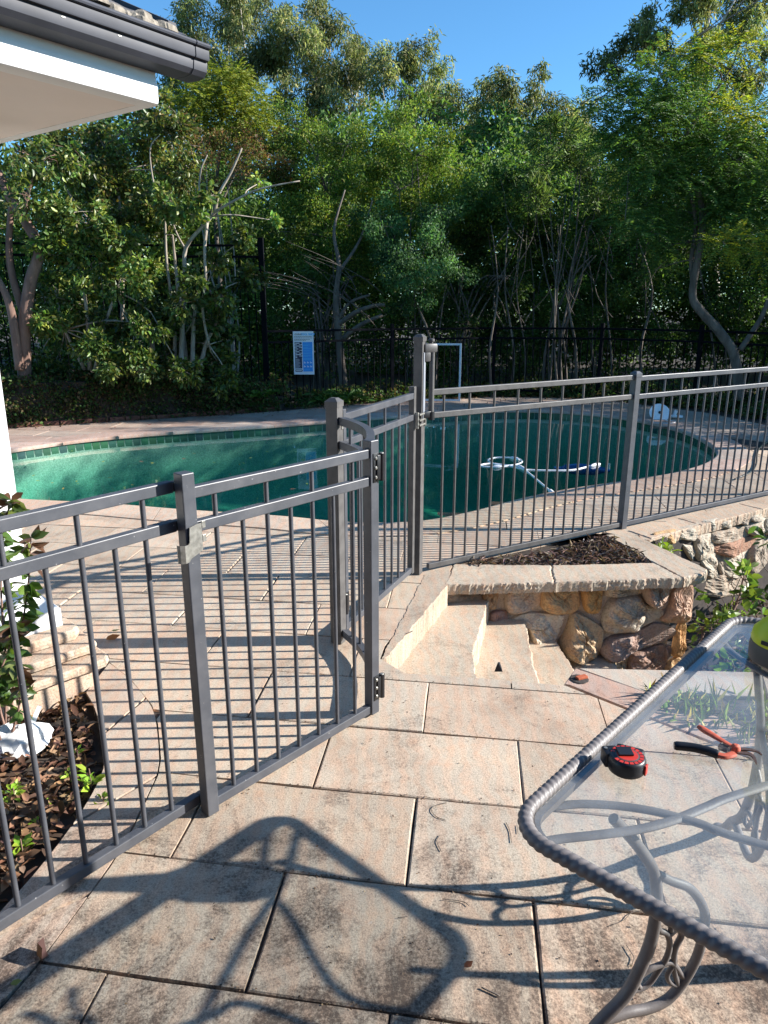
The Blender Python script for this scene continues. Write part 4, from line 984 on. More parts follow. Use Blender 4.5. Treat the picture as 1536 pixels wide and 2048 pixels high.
def wig(a, b, r0, r1, mb, n=6, amp=0.06, sag=0.0, sides=6):
    a, b = Vector(a), Vector(b); L = (b - a).length; pts = []
    o1 = Vector((rnd.uniform(-1, 1), rnd.uniform(-1, 1), rnd.uniform(-.4, .4))) * amp * L; o2_ = Vector((rnd.uniform(-1, 1), rnd.uniform(-1, 1), 0)) * amp * L * 0.5
    for i in range(n + 1):
        t = i / n; pts.append(a.lerp(b, t) + o1 * math.sin(math.pi * t) + o2_ * math.sin(2 * math.pi * t) + Vector((0, 0, sag * L * math.sin(math.pi * t))))
    mb.tube(pts, [r0 + (r1 - r0) * i / n for i in range(n + 1)], sides); return pts
def limb(pix, r0, r1, mb, sides=7):      # pix: (u, v, y)
    pts = catmull([D(*q) for q in pix], 4); n = len(pts) - 1
    mb.tube(pts, [r0 + (r1 - r0) * i / n for i in range(n + 1)], sides); return pts
GREEN = [(0.035, 0.075, 0.02), (0.05, 0.10, 0.026), (0.028, 0.06, 0.02), (0.075, 0.13, 0.03)]
def y_near(b_): return b_[1] < 13
def tree(name, label, cat, base, clumps, leaf, bark, stems=None, group=None, gloss=False, tpl=DIA, twigs=4, trunk_r=0.06, fork=0.35, crown='crown', sub=7, fill=0.45):
    """clumps: (point, radius, count, tone)"""
    root = thing(name, label, cat, tuple(base), 0, group); org = tuple(base); tr = MB(); lv = Leaves()
    top = max(c[0].z for c in clumps); mids = []
    if stems is None:
        cen = sum((c[0] for c in clumps), Vector()) / len(clumps)
        zf = base[2] + (min(c[0].z for c in clumps) - base[2]) * 0.55 + 0.2
        fk = Vector((base[0] + (cen.x - base[0]) * fork, base[1] + (cen.y - base[1]) * fork, zf))
        wig(base, fk, trunk_r, trunk_r * 0.8, tr, 6, 0.05); mids = [fk]
    else:
        for s_ in stems:
            pts = limb(s_[0], s_[1], s_[2], tr); mids += [pts[int(len(pts) * 0.55)], pts[int(len(pts) * 0.8)], pts[-1]]
    for c, rad, n, tone in clumps:
        rr = rad[0] if hasattr(rad, '__len__') else rad
        sc = lv.puff(c, rad, n, leaf['L'], leaf['W'], leaf['c'], leaf.get('out', .5), leaf.get('droop', .2), leaf.get('rand', .8), sub, tone, fill)
        m_ = min(mids, key=lambda q: (q - c).length + (3 if q.z > c.z + 0.2 else 0))
        r_ = max(0.006, min(trunk_r * 0.5, 0.012 if y_near(base) else .05, 0.010 * (m_ - c).length + 0.005)); pts = wig(m_, c, r_, r_ * 0.5, tr, 6, 0.10, 0.05, 5)
        for q in range(min(twigs, len(sc))): wig(c + Vector((rnd.uniform(-.3, .3), rnd.uniform(-.3, .3), rnd.uniform(-.3, .3))) * rr, sc[q], r_ * 0.35, 0.0025, tr, 5, 0.22, 0.04, 4)
    ob = tr.build('trunk', bark, root, smooth=True); ob.data.transform(Matrix.Translation(-Vector(org)))
    lv.build(crown, M['glossleaf'] if gloss else M['leaf'], root, tpl, org)
    return root
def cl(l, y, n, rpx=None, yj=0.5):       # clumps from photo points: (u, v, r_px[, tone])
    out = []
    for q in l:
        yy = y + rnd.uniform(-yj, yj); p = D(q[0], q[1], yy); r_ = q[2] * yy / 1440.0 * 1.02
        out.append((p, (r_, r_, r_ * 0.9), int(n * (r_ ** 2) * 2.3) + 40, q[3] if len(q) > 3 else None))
    return out

# ------------------------------------------------------------------ background gums
GUM = dict(L=0.18, W=0.038, c=[(0.095, 0.125, 0.068), (0.14, 0.165, 0.095), (0.065, 0.092, 0.048), (0.18, 0.185, 0.115)], out=.25, droop=0.75, rand=.9)
GSC = 1
gums = [
 ('tall gum at the far left whose crown rises over the house roof', 27, [(375, 95, 55), (420, 60, 60), (470, 30, 60), (520, 70, 55), (450, 120, 70), (400, 150, 60), (500, 150, 60), (370, 180, 45), (480, 0, 50), (350, 50, 35)], (440, 420)),
 ('gum with a domed crown left of the picture middle, blue gaps under it', 26, [(590, 60, 50), (640, 50, 55), (695, 85, 55), (735, 130, 45), (610, 120, 60), (670, 150, 60), (590, 190, 50), (650, 215, 55), (715, 200, 50), (560, 120, 40), (545, 20, 28), (600, 250, 50)], (650, 460)),
 ('gum with a rounded spreading crown left of the open sky', 25, [(790, 115, 45), (835, 110, 40), (860, 150, 45), (800, 175, 50), (890, 190, 45), (925, 225, 40), (850, 215, 55), (790, 240, 50), (760, 150, 35), (920, 270, 45), (870, 285, 45)], (790, 500)),
 ('gum with a pale straight trunk under the middle of the open sky', 24, [(985, 180, 38), (1020, 170, 36), (1065, 190, 38), (1085, 225, 35), (1010, 225, 48), (970, 240, 42), (1050, 260, 48), (990, 300, 50), (1060, 320, 50), (960, 340, 45), (1080, 145, 20), (1030, 375, 50)], (1008, 520)),
 ('small crowned gum just left of the feathery tree', 24, [(1125, 215, 30), (1165, 225, 32), (1190, 255, 28), (1140, 260, 40), (1100, 250, 30), (1180, 300, 35), (1120, 310, 40)], (1140, 520)),
]
for i, (lab, y, cls, foot) in enumerate(gums):
    b_ = D(foot[0], foot[1], y); 
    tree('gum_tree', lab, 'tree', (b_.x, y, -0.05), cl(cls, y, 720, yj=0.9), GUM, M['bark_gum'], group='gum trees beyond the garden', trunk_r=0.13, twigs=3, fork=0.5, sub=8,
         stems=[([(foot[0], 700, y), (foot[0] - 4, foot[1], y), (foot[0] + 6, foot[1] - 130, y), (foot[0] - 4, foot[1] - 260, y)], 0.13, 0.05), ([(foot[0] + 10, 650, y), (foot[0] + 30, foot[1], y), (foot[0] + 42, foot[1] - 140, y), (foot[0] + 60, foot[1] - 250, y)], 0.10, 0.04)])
y = 21
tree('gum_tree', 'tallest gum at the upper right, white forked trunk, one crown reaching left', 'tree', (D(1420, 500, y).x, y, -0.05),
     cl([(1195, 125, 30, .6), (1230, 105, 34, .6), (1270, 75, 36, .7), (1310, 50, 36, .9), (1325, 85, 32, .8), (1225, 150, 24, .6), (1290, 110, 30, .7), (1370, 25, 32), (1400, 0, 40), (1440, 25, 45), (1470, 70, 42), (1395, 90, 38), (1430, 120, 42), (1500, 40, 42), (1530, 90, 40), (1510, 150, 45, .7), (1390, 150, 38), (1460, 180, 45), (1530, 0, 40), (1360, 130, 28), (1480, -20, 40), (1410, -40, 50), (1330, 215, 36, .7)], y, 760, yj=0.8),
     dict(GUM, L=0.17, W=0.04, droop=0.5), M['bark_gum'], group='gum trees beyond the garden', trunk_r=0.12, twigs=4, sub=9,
     stems=[([(1430, 600, y), (1415, 350, y), (1408, 180, y), (1412, 80, y), (1422, -40, y)], 0.15, 0.05), ([(1412, 270, y), (1350, 190, y), (1310, 130, y), (1290, 90, y)], 0.05, 0.02), ([(1350, 185, y), (1290, 160, y), (1230, 130, y)], 0.03, 0.012), ([(1412, 300, y), (1450, 210, y), (1500, 150, y), (1536, 110, y)], 0.07, 0.03), ([(1410, 100, y), (1440, 50, y), (1470, 0, y)], 0.05, 0.02), ([(1409, 120, y), (1385, 40, y), (1375, 10, y)], 0.035, 0.015)])

# ------------------------------------------------------------------ middle layer
SMALL = dict(L=0.052, W=0.028, c=[(0.05, 0.10, 0.022), (0.085, 0.135, 0.03), (0.035, 0.075, 0.02), (0.13, 0.16, 0.035)], out=.4, droop=.1, rand=1.0)
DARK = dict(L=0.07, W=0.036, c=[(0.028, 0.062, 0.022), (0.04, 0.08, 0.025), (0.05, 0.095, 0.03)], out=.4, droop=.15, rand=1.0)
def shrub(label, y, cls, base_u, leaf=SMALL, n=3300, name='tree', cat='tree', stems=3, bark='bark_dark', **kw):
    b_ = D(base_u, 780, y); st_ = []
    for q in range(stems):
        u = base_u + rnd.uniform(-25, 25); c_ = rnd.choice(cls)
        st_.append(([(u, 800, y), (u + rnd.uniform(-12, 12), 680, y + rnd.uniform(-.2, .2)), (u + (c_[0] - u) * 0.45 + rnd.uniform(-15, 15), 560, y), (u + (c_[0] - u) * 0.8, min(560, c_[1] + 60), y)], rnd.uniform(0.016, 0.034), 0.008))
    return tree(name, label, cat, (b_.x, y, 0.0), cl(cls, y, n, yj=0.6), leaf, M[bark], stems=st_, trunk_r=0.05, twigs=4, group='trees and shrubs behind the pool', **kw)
YEL = [(0.17, 0.20, 0.03), (0.22, 0.23, 0.035), (0.11, 0.15, 0.03)]
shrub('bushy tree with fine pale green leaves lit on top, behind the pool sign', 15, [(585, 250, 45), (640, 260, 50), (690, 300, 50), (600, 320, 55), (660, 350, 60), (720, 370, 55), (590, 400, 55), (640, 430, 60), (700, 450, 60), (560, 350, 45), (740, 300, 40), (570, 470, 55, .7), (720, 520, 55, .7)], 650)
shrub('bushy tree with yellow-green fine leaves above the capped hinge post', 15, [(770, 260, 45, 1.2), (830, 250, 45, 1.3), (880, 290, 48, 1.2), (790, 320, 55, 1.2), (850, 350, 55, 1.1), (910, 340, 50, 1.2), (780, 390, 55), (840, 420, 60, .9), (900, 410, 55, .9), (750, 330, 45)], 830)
shrub('blue-green drooping bush hanging low in the shade behind the latch post', 13.9, [(790, 470, 55), (840, 500, 60), (880, 460, 55), (800, 540, 55), (850, 570, 50), (760, 430, 50), (910, 520, 50), (800, 620, 35)], 860, leaf=dict(DARK, L=.055, W=.03, c=[(0.035, 0.085, 0.045), (0.05, 0.11, 0.05), (0.03, 0.07, 0.035)], droop=.6))
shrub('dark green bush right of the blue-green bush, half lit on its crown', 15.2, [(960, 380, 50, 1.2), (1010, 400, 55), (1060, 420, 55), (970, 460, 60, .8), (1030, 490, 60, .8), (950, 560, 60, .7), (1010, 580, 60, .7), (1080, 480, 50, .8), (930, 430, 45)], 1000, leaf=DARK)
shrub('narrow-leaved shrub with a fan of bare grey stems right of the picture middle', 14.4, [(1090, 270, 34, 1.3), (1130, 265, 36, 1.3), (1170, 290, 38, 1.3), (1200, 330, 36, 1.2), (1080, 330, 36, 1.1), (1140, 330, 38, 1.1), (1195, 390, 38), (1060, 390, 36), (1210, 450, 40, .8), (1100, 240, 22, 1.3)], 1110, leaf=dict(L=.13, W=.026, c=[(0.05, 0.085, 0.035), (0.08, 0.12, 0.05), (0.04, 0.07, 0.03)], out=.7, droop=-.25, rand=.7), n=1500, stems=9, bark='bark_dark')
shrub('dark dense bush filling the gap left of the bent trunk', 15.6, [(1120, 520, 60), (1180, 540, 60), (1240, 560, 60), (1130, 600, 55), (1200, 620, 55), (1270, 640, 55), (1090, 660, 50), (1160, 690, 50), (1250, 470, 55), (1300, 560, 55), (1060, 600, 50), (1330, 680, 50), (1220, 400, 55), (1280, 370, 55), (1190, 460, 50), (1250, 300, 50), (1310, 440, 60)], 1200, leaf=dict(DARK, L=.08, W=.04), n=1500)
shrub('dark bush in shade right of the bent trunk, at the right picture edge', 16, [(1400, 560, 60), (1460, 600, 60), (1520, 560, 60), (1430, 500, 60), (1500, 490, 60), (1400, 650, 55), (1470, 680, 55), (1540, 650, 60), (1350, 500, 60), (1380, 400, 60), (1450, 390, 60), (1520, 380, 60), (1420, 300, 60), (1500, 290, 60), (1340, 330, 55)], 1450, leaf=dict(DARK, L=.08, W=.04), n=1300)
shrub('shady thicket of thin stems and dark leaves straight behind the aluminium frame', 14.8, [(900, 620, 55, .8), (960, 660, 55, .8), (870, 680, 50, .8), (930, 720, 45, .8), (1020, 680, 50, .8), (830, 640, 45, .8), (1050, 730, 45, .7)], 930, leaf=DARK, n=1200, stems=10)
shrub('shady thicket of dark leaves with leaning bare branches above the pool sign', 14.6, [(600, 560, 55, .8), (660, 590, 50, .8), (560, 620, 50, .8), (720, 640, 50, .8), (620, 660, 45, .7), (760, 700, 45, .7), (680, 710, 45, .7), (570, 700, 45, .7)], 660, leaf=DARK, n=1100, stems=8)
# trees with feathery compound leaves
YTIP = [(0.17, 0.20, 0.03), (0.12, 0.16, 0.03), (0.20, 0.21, 0.03)]
def feathery(label, base, stems, clumps, cs, ln=0.42, n=26, name='feathery_tree', group=None, pairs=10, pin=.075, w=.017):
    root = thing(name, label, 'tree', base, 0, group); tr = MB(); lv = Leaves(); ends = []
    for s_ in stems: pts = limb(s_[0], s_[1], s_[2], tr, 8); ends += [pts[len(pts) // 2], pts[int(len(pts) * .75)], pts[-1]]
    for c, r_, tone, nn in clumps:
        m_ = min(ends, key=lambda q: (q - c).length); wig(m_, c, 0.013, 0.006, tr, 5, .1, .05, 5)
        for _ in range(nn):
            u = unit(rng.normal(size=3)); u[2] *= .6; p = np.array(c) + u * r_ * rng.uniform(.1, .9); d_ = unit(u * 1.0 + np.array([0, 0, .15]) + rng.normal(size=3) * .35)
            lv.frond(p, d_, ln * rng.uniform(.7, 1.2), YTIP if tone > 1.55 and rnd.random() < .6 else cs, pairs, pin, w, (1.0 if tone > 1.55 else tone) * rng.uniform(.8, 1.2))
    ob = tr.build('trunk', M['bark_dark'] if True else None, root, smooth=True); ob.data.transform(Matrix.Translation(-Vector(base)))
    lv.build('crown', M['leaf'], root, DIA, base); return root
def fcl(l, y, n, yj=.5): 
    out = []
    for q in l:
        yy = y + rnd.uniform(-yj, yj); out.append((D(q[0], q[1], yy), q[2] * yy / 1440, q[3] if len(q) > 3 else 1.0, int(n * 3.6 * (q[2] / 50.0) ** 2) + 10))
    return out
JAC = [(0.045, 0.095, 0.03), (0.065, 0.12, 0.03), (0.05, 0.105, 0.035)]
yj_ = 11.8
jb = D(1478, 760, yj_)
feathery('feathery-leaved tree with a bent leaning trunk at the right, green with yellow tips', (jb.x, yj_, 0.0),
  [([(1478, 800, yj_), (1470, 715, yj_), (1440, 665, yj_), (1400, 620, yj_), (1385, 590, yj_), (1395, 520, yj_), (1405, 450, yj_), (1395, 380, yj_), (1345, 330, yj_), (1330, 270, yj_), (1325, 200, yj_)], .088, .025),
   ([(1388, 590, yj_), (1383, 520, yj_ + .1), (1392, 450, yj_ + .1), (1380, 380, yj_ + .1)], .045, .03),
   ([(1405, 440, yj_), (1440, 360, yj_), (1500, 300, yj_), (1560, 240, yj_)], .05, .02), ([(1340, 330, yj_), (1318, 285, yj_), (1290, 290, yj_), (1260, 300, yj_)], .03, .012), ([(1480, 700, yj_), (1520, 640, yj_), (1536, 600, yj_)], .05, .03), ([(1405, 470, yj_), (1450, 470, yj_ - .2), (1500, 470, yj_ - .4)], .02, .01), ([(1335, 280, yj_), (1290, 200, yj_), (1260, 160, yj_)], .025, .01), ([(1350, 300, yj_), (1420, 200, yj_), (1460, 140, yj_)], .03, .01)],
  fcl([(1260, 200, 45), (1300, 160, 40), (1240, 240, 45), (1290, 230, 55), (1340, 210, 50, 1.2), (1220, 290, 40), (1270, 290, 55), (1330, 270, 60), (1390, 230, 55, 1.3), (1440, 215, 50, 2.0), (1490, 235, 50, 1.8), (1380, 300, 60), (1440, 290, 65), (1500, 300, 65), (1540, 260, 55), (1260, 350, 50), (1320, 350, 55), (1390, 360, 60), (1450, 360, 60), (1510, 370, 60), (1290, 410, 50), (1350, 420, 50), (1410, 420, 50), (1470, 420, 55), (1530, 430, 55), (1360, 170, 40), (1400, 110, 35, 2.2), (1430, 120, 32, 2.2), (1480, 90, 30, 2.4), (1340, 110, 25, 1.6), (1230, 180, 30), (1180, 215, 22, .9)], yj_, 26) + fcl([(1290, 470, 45, .9), (1340, 490, 40, .9), (1250, 440, 40, .9), (1440, 430, 40), (1500, 410, 45, 1.2), (1530, 470, 40, 1.1), (1310, 540, 30, .8)], yj_, 20) + fcl([(1480, 480, 40, 1.9), (1520, 500, 40, 1.9), (1450, 490, 26, 1.7)], 11.0, 24), JAC)
feathery('yellow-green feathery tree glowing in the sun right of the house gutter', (D(440, 700, 16).x, 16.0, 0.0),
  [([(440, 800, 16), (442, 600, 16), (430, 420, 16), (440, 300, 16), (445, 220, 16)], .06, .02), ([(436, 420, 16), (480, 320, 16), (500, 240, 16)], .03, .012), ([(436, 420, 16), (390, 320, 16), (370, 230, 16)], .03, .012)],
  fcl([(400, 190, 42), (440, 170, 42), (480, 180, 42), (510, 205, 38), (380, 220, 38), (430, 215, 50), (480, 225, 50), (515, 250, 40), (350, 200, 30), (440, 260, 45, .8), (500, 285, 40, .8), (460, 155, 30), (370, 260, 38, .8)], 16, 30), [(0.15, 0.17, 0.025), (0.12, 0.15, 0.03), (0.09, 0.125, 0.03)], name='feathery_tree', pin=.09, w=.022)
# reddish twiggy shrub under it
shrub('twiggy shrub with reddish brown leaf tips under the yellow-green feathery tree', 14.5, [(400, 270, 40), (450, 300, 42), (500, 300, 42), (540, 320, 40), (420, 340, 42), (480, 350, 45), (550, 280, 35), (560, 360, 40), (370, 300, 36)], 470, leaf=dict(L=.07, W=.024, c=[(0.10, 0.07, 0.035), (0.07, 0.09, 0.03), (0.09, 0.11, 0.035), (0.13, 0.065, 0.045)], out=.5, droop=-.1, rand=.9), n=1900, stems=5, bark='bark_pale')

# ------------------------------------------------------------------ left shrubs on the bank
BROAD = dict(L=.088, W=.043, c=[(0.042, 0.082, 0.024), (0.055, 0.10, 0.028), (0.034, 0.066, 0.022), (0.12, 0.155, 0.04), (0.075, 0.085, 0.03)], out=.55, droop=.35, rand=.8)
b0 = D(60, 730, 10.6)
tree('red_barked_tree', 'reddish-barked leaning tree trunk at the far left under the eave', 'tree', (b0.x, 10.6, .4), cl([(30, 300, 60, .8), (110, 310, 60, .8), (-40, 360, 70), (60, 390, 45, .8), (160, 330, 45), (-30, 480, 60)], 10.6, 1000), BROAD, M['bark_red'], gloss=True, tpl=OVAL,
  stems=[([(50, 760, 10.6), (48, 660, 10.6), (62, 560, 10.6), (78, 500, 10.6), (48, 438, 10.6), (18, 392, 10.6), (-5, 340, 10.6)], .10, .05), ([(40, 740, 10.5), (26, 640, 10.5), (12, 590, 10.5), (-12, 545, 10.5)], .07, .04), ([(52, 640, 10.7), (20, 530, 10.7), (22, 420, 10.7), (32, 330, 10.7)], .06, .03), ([(50, 440, 10.6), (58, 380, 10.6), (80, 330, 10.6)], .03, .012)])
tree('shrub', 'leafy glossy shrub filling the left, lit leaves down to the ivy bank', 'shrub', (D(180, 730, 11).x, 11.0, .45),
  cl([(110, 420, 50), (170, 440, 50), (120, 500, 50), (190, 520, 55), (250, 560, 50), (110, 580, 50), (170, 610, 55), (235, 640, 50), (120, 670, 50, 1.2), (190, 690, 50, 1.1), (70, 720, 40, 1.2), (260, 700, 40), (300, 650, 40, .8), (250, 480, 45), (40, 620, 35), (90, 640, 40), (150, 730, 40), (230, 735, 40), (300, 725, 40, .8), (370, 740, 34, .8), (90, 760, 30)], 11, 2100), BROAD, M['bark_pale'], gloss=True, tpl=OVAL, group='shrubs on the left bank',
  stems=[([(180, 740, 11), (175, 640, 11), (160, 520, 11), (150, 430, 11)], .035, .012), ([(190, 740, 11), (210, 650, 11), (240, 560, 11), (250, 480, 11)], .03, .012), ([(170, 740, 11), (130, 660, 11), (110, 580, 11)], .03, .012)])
tree('shrub', 'upper leafy shrub just below the white eave, with thin crossing branches', 'shrub', (D(230, 730, 11.8).x, 11.8, .45),
  cl([(110, 300, 50, .8), (170, 290, 50), (230, 280, 50, .9), (290, 250, 45), (340, 270, 45), (200, 350, 50), (260, 340, 50), (320, 330, 50), (150, 370, 45), (230, 410, 50), (300, 400, 50), (370, 350, 42), (280, 455, 45), (330, 220, 35)], 11.8, 2300), dict(BROAD, L=.08, W=.038, c=[(0.048, 0.082, 0.026), (0.07, 0.10, 0.03), (0.12, 0.14, 0.04), (0.036, 0.064, 0.022), (0.09, 0.075, 0.035)]), M['bark_pale'], gloss=True, tpl=OVAL, group='shrubs on the left bank',
  stems=[([(240, 740, 11.8), (245, 560, 11.8), (230, 430, 11.8), (195, 350, 11.8), (180, 290, 11.8)], .035, .012), ([(245, 560, 11.8), (200, 470, 11.5), (140, 390, 11.4), (115, 330, 11.4)], .022, .01), ([(240, 600, 11.8), (240, 420, 11.6), (225, 330, 11.6), (195, 270, 11.6)], .025, .01)])
tree('shrub', 'many-stemmed shrub with pale bare forked branches and a bright sprig', 'shrub', (D(360, 730, 11.3).x, 11.3, .45),
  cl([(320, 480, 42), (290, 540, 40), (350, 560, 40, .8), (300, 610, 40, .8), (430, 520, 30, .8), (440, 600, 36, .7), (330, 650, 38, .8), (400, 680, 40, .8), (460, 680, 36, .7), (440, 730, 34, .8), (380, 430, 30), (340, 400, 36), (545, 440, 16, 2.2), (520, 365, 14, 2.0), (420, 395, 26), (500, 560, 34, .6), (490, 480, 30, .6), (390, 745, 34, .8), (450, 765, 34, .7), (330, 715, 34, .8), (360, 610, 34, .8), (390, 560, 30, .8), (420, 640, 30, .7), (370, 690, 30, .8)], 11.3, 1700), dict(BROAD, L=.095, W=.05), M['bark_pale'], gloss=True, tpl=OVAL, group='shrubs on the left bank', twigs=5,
  stems=[([(350, 740, 11.3), (349, 650, 11.3), (342, 590, 11.3), (333, 520, 11.3), (330, 440, 11.3), (326, 400, 11.3)], .032, .012), ([(362, 740, 11.2), (365, 640, 11.2), (370, 560, 11.2), (372, 495, 11.2), (414, 445, 11.2), (430, 425, 11.2), (468, 402, 11.2), (520, 378, 11.2), (600, 362, 11.2)], .042, .009),
         ([(430, 425, 11.2), (438, 388, 11.2), (462, 345, 11.2), (484, 296, 11.2)], .028, .012), ([(414, 445, 11.2), (409, 500, 11.15), (411, 560, 11.15), (405, 620, 11.2), (418, 690, 11.2)], .025, .02), ([(305, 700, 11.3), (300, 630, 11.3), (275, 570, 11.3), (262, 500, 11.3)], .04, .02), ([(385, 740, 11.25), (388, 640, 11.25), (400, 560, 11.25)], .04, .02), ([(398, 740, 11.3), (415, 680, 11.3), (436, 640, 11.3), (430, 600, 11.3), (412, 570, 11.3)], .035, .015), ([(372, 720, 11.35), (358, 600, 11.35), (352, 540, 11.35), (345, 470, 11.35)], .04, .015),
         ([(330, 440, 11.3), (310, 380, 11.3), (300, 300, 11.3), (320, 270, 11.3)], .015, .008), ([(408, 430, 11.2), (398, 390, 11.2), (402, 340, 11.2), (415, 310, 11.2)], .02, .008), ([(372, 500, 11.25), (355, 470, 11.25), (340, 430, 11.25)], .018, .008)])
# bare leaning branch spray in the shade above the sign
mb = MB()
bs = thing('bare_tree', 'shaded trunk with bare grey branches arching out of the thicket right of the pool sign', 'tree', (D(640, 560, 13.2).x, 13.2, 0.1))
for _ in range(13):
    u0 = rnd.uniform(560, 720); v0 = rnd.uniform(500, 600); wig(D(u0 + 60, v0 + 60, 13.6), D(u0 - rnd.uniform(40, 160), v0 - rnd.uniform(-10, 60), 13.3), .008, .002, mb, 7, .16, .08, 4)
limb([(690, 790, 13.7), (680, 700, 13.7), (672, 600, 13.7), (678, 530, 13.7), (668, 460, 13.8), (690, 380, 14.0)], .085, .012, mb); limb([(677, 545, 13.7), (720, 480, 13.9), (745, 400, 14.1)], .035, .01, mb); limb([(675, 650, 13.7), (710, 625, 13.6), (745, 612, 13.6), (770, 610, 13.6)], .05, .03, mb); limb([(676, 640, 13.7), (700, 605, 13.7), (740, 590, 13.7)], .04, .02, mb); limb([(682, 680, 13.7), (720, 650, 13.6), (765, 630, 13.6)], .05, .03, mb)
o = mb.build('branches', M['bark_dark'], smooth=True); cpar(o, bs)
# slender saplings rising through the boundary planting
for q, u in enumerate((985, 1020, 1048, 1075, 1118, 1150, 1190, 1225, 1290)):
    yy = rnd.uniform(13.9, 15.2); mb = MB(); b_ = D(u, 790, yy); b_.z = 0
    limb([(u, 805, yy), (u + rnd.uniform(-10, 10), 700, yy), (u + rnd.uniform(-15, 15), 580, yy), (u + rnd.uniform(-30, 30), 450, yy)], rnd.uniform(.015, .04), .008, mb, 6)
    for _ in range(3): v0 = rnd.uniform(480, 650); wig(D(u, v0, yy), D(u + rnd.uniform(-60, 60), v0 - rnd.uniform(60, 140), yy), .010, .003, mb, 5, .1, 0, 4)
    sp = thing('sapling', 'thin bare grey-brown sapling stem standing in the dark thicket right of the latch post', 'sapling', tuple(b_), 0, 'saplings in the dark thicket'); o = mb.build('stem', M['bark_dark'], smooth=True); cpar(o, sp)
# understory that closes the view behind everything
lv = Leaves()
for _ in range(760):
    x = rnd.uniform(-15, 15); yy = rnd.uniform(16.4, 20.5); z = rnd.uniform(0.0, 4.8); lv.puff((x, yy, z), (1.0, .7, .8), 300, .13, .06, [(0.035, 0.075, 0.025), (0.05, 0.10, 0.03), (0.08, 0.13, 0.04)], sub=6)
for _ in range(170):
    x = rnd.uniform(-9, 8); yy = rnd.uniform(20.5, 21.5); z = rnd.uniform(2.0, 6.2); lv.puff((x, yy, z), (1.0, .5, .8), 300, .16, .075, [(0.035, 0.075, 0.025), (0.05, 0.10, 0.03)], sub=6)
for _ in range(260):
    x = rnd.uniform(-24, 24); yy = rnd.uniform(21, 34); z = rnd.uniform(0.2, 6.5); lv.puff((x, yy, z), (1.8, 1.2, 1.5), 300, .22, .09, [(0.05, 0.09, 0.03), (0.08, 0.13, 0.04)], sub=6)
o = lv.build('undergrowth', M['leaf'], None); tag(o, 'mass of leaves closing the view behind the garden trees', 'undergrowth', kind='stuff')
# trees standing to the right of the picture: they shade the pool and the thicket
for q, (x, yy, h, s) in enumerate(((9.6, 10.6, 5.6, 1.4), (11.0, 13.4, 7.2, 1.8), (12.0, 17.0, 7.6, 1.9), (13.5, 11.4, 8.0, 1.8))):
    cls = []
    for _ in range(34):
        a = rnd.uniform(0, 6.28); rr = rnd.uniform(.2, 1.0) * s * 1.2; zz = rnd.uniform(1.0, h - .5); cls.append((Vector((x + rr * math.cos(a), yy + rr * math.sin(a), zz)), (.72, .72, .62), 520, None))
    tree('shade_tree', ('broad leafy tree beside the pool to the right, nearest the water', 'broad leafy tree to the right behind the bent trunk', 'tall leafy tree at the far right back corner of the garden', 'tall leafy tree farthest to the right of the pool')[q], 'tree', (x, yy, -.05), cls, dict(L=.12, W=.055, c=GREEN, out=.4, droop=.3), M['bark_dark'], trunk_r=.14, twigs=2, group='shade trees right of the pool')

cls = [(Vector((8.6 + rnd.uniform(-.9, .9), 8.6 + rnd.uniform(-.9, .9), 4.9 + rnd.uniform(-.7, .9))), (.45, .45, .4), 300, None) for _ in range(13)]  # sparse crown out of view, added to throw dapples on the pool
tree('shade_tree', 'slender open-crowned tree beside the pool to the right, just past the fence end', 'tree', (8.8, 8.9, -.05), cls, dict(L=.12, W=.055, c=GREEN, out=.4, droop=.3), M['bark_dark'], trunk_r=.09, twigs=3, group='shade trees right of the pool')
# ------------------------------------------------------------------ ivy bank, ferns
bank = [(-7.2, 9.42), (-5.36, 10.22), (-4.14, 10.81), (-2.6, 11.52), (-1.75, 12.0)]
mb = MB(); bk = thing('garden_bank', 'low brick-edged earth bank behind the left end of the pool, overgrown with ivy', 'garden bank', (-4.2, 10.9, -.03))
P = bank + [(-1.7, 12.9), (-4.0, 12.9), (-8.0, 11.0)]
hts = [.62, .62, .58, .45, .12, .2, .6, .7]
n_ = len(P); vs_ = [(x, y_, -.03) for x, y_ in P] + [(x, y_ + (.10 if i < 5 else 0), h) for i, ((x, y_), h) in enumerate(zip(P, hts))]
mb.add(vs_, [tuple(range(n_, 2 * n_))] + [(i, (i + 1) % n_, n_ + (i + 1) % n_, n_ + i) for i in range(n_)]); o = mb.build('earth', M['soil']); cpar(o, bk)
mb = MB()
for a, b_ in zip(bank[:-1], bank[1:]):
    A_, B_ = Vector((*a, 0)), Vector((*b_, 0)); L_ = (B_ - A_).length; dd = (B_ - A_).normalized(); s = 0.0
    while s < L_ - .1:
        for z in (0.03,):
            mb.box(A_ + dd * (s + .11 + (0.06 if z > .05 else 0)) + Vector((dd.y, -dd.x, 0)) * rnd.uniform(-.005, .02) + Vector((0, 0, z)), (.21, .1, .075), (dd.x, dd.y), .006)
        s += .225
o = mb.build('brick_edging', M['brick']); cpar(o, bk)
lv = Leaves(); IVY = [(0.025, 0.055, 0.02), (0.035, 0.07, 0.025), (0.05, 0.09, 0.03), (0.06, 0.045, 0.03), (0.08, 0.06, 0.04)]
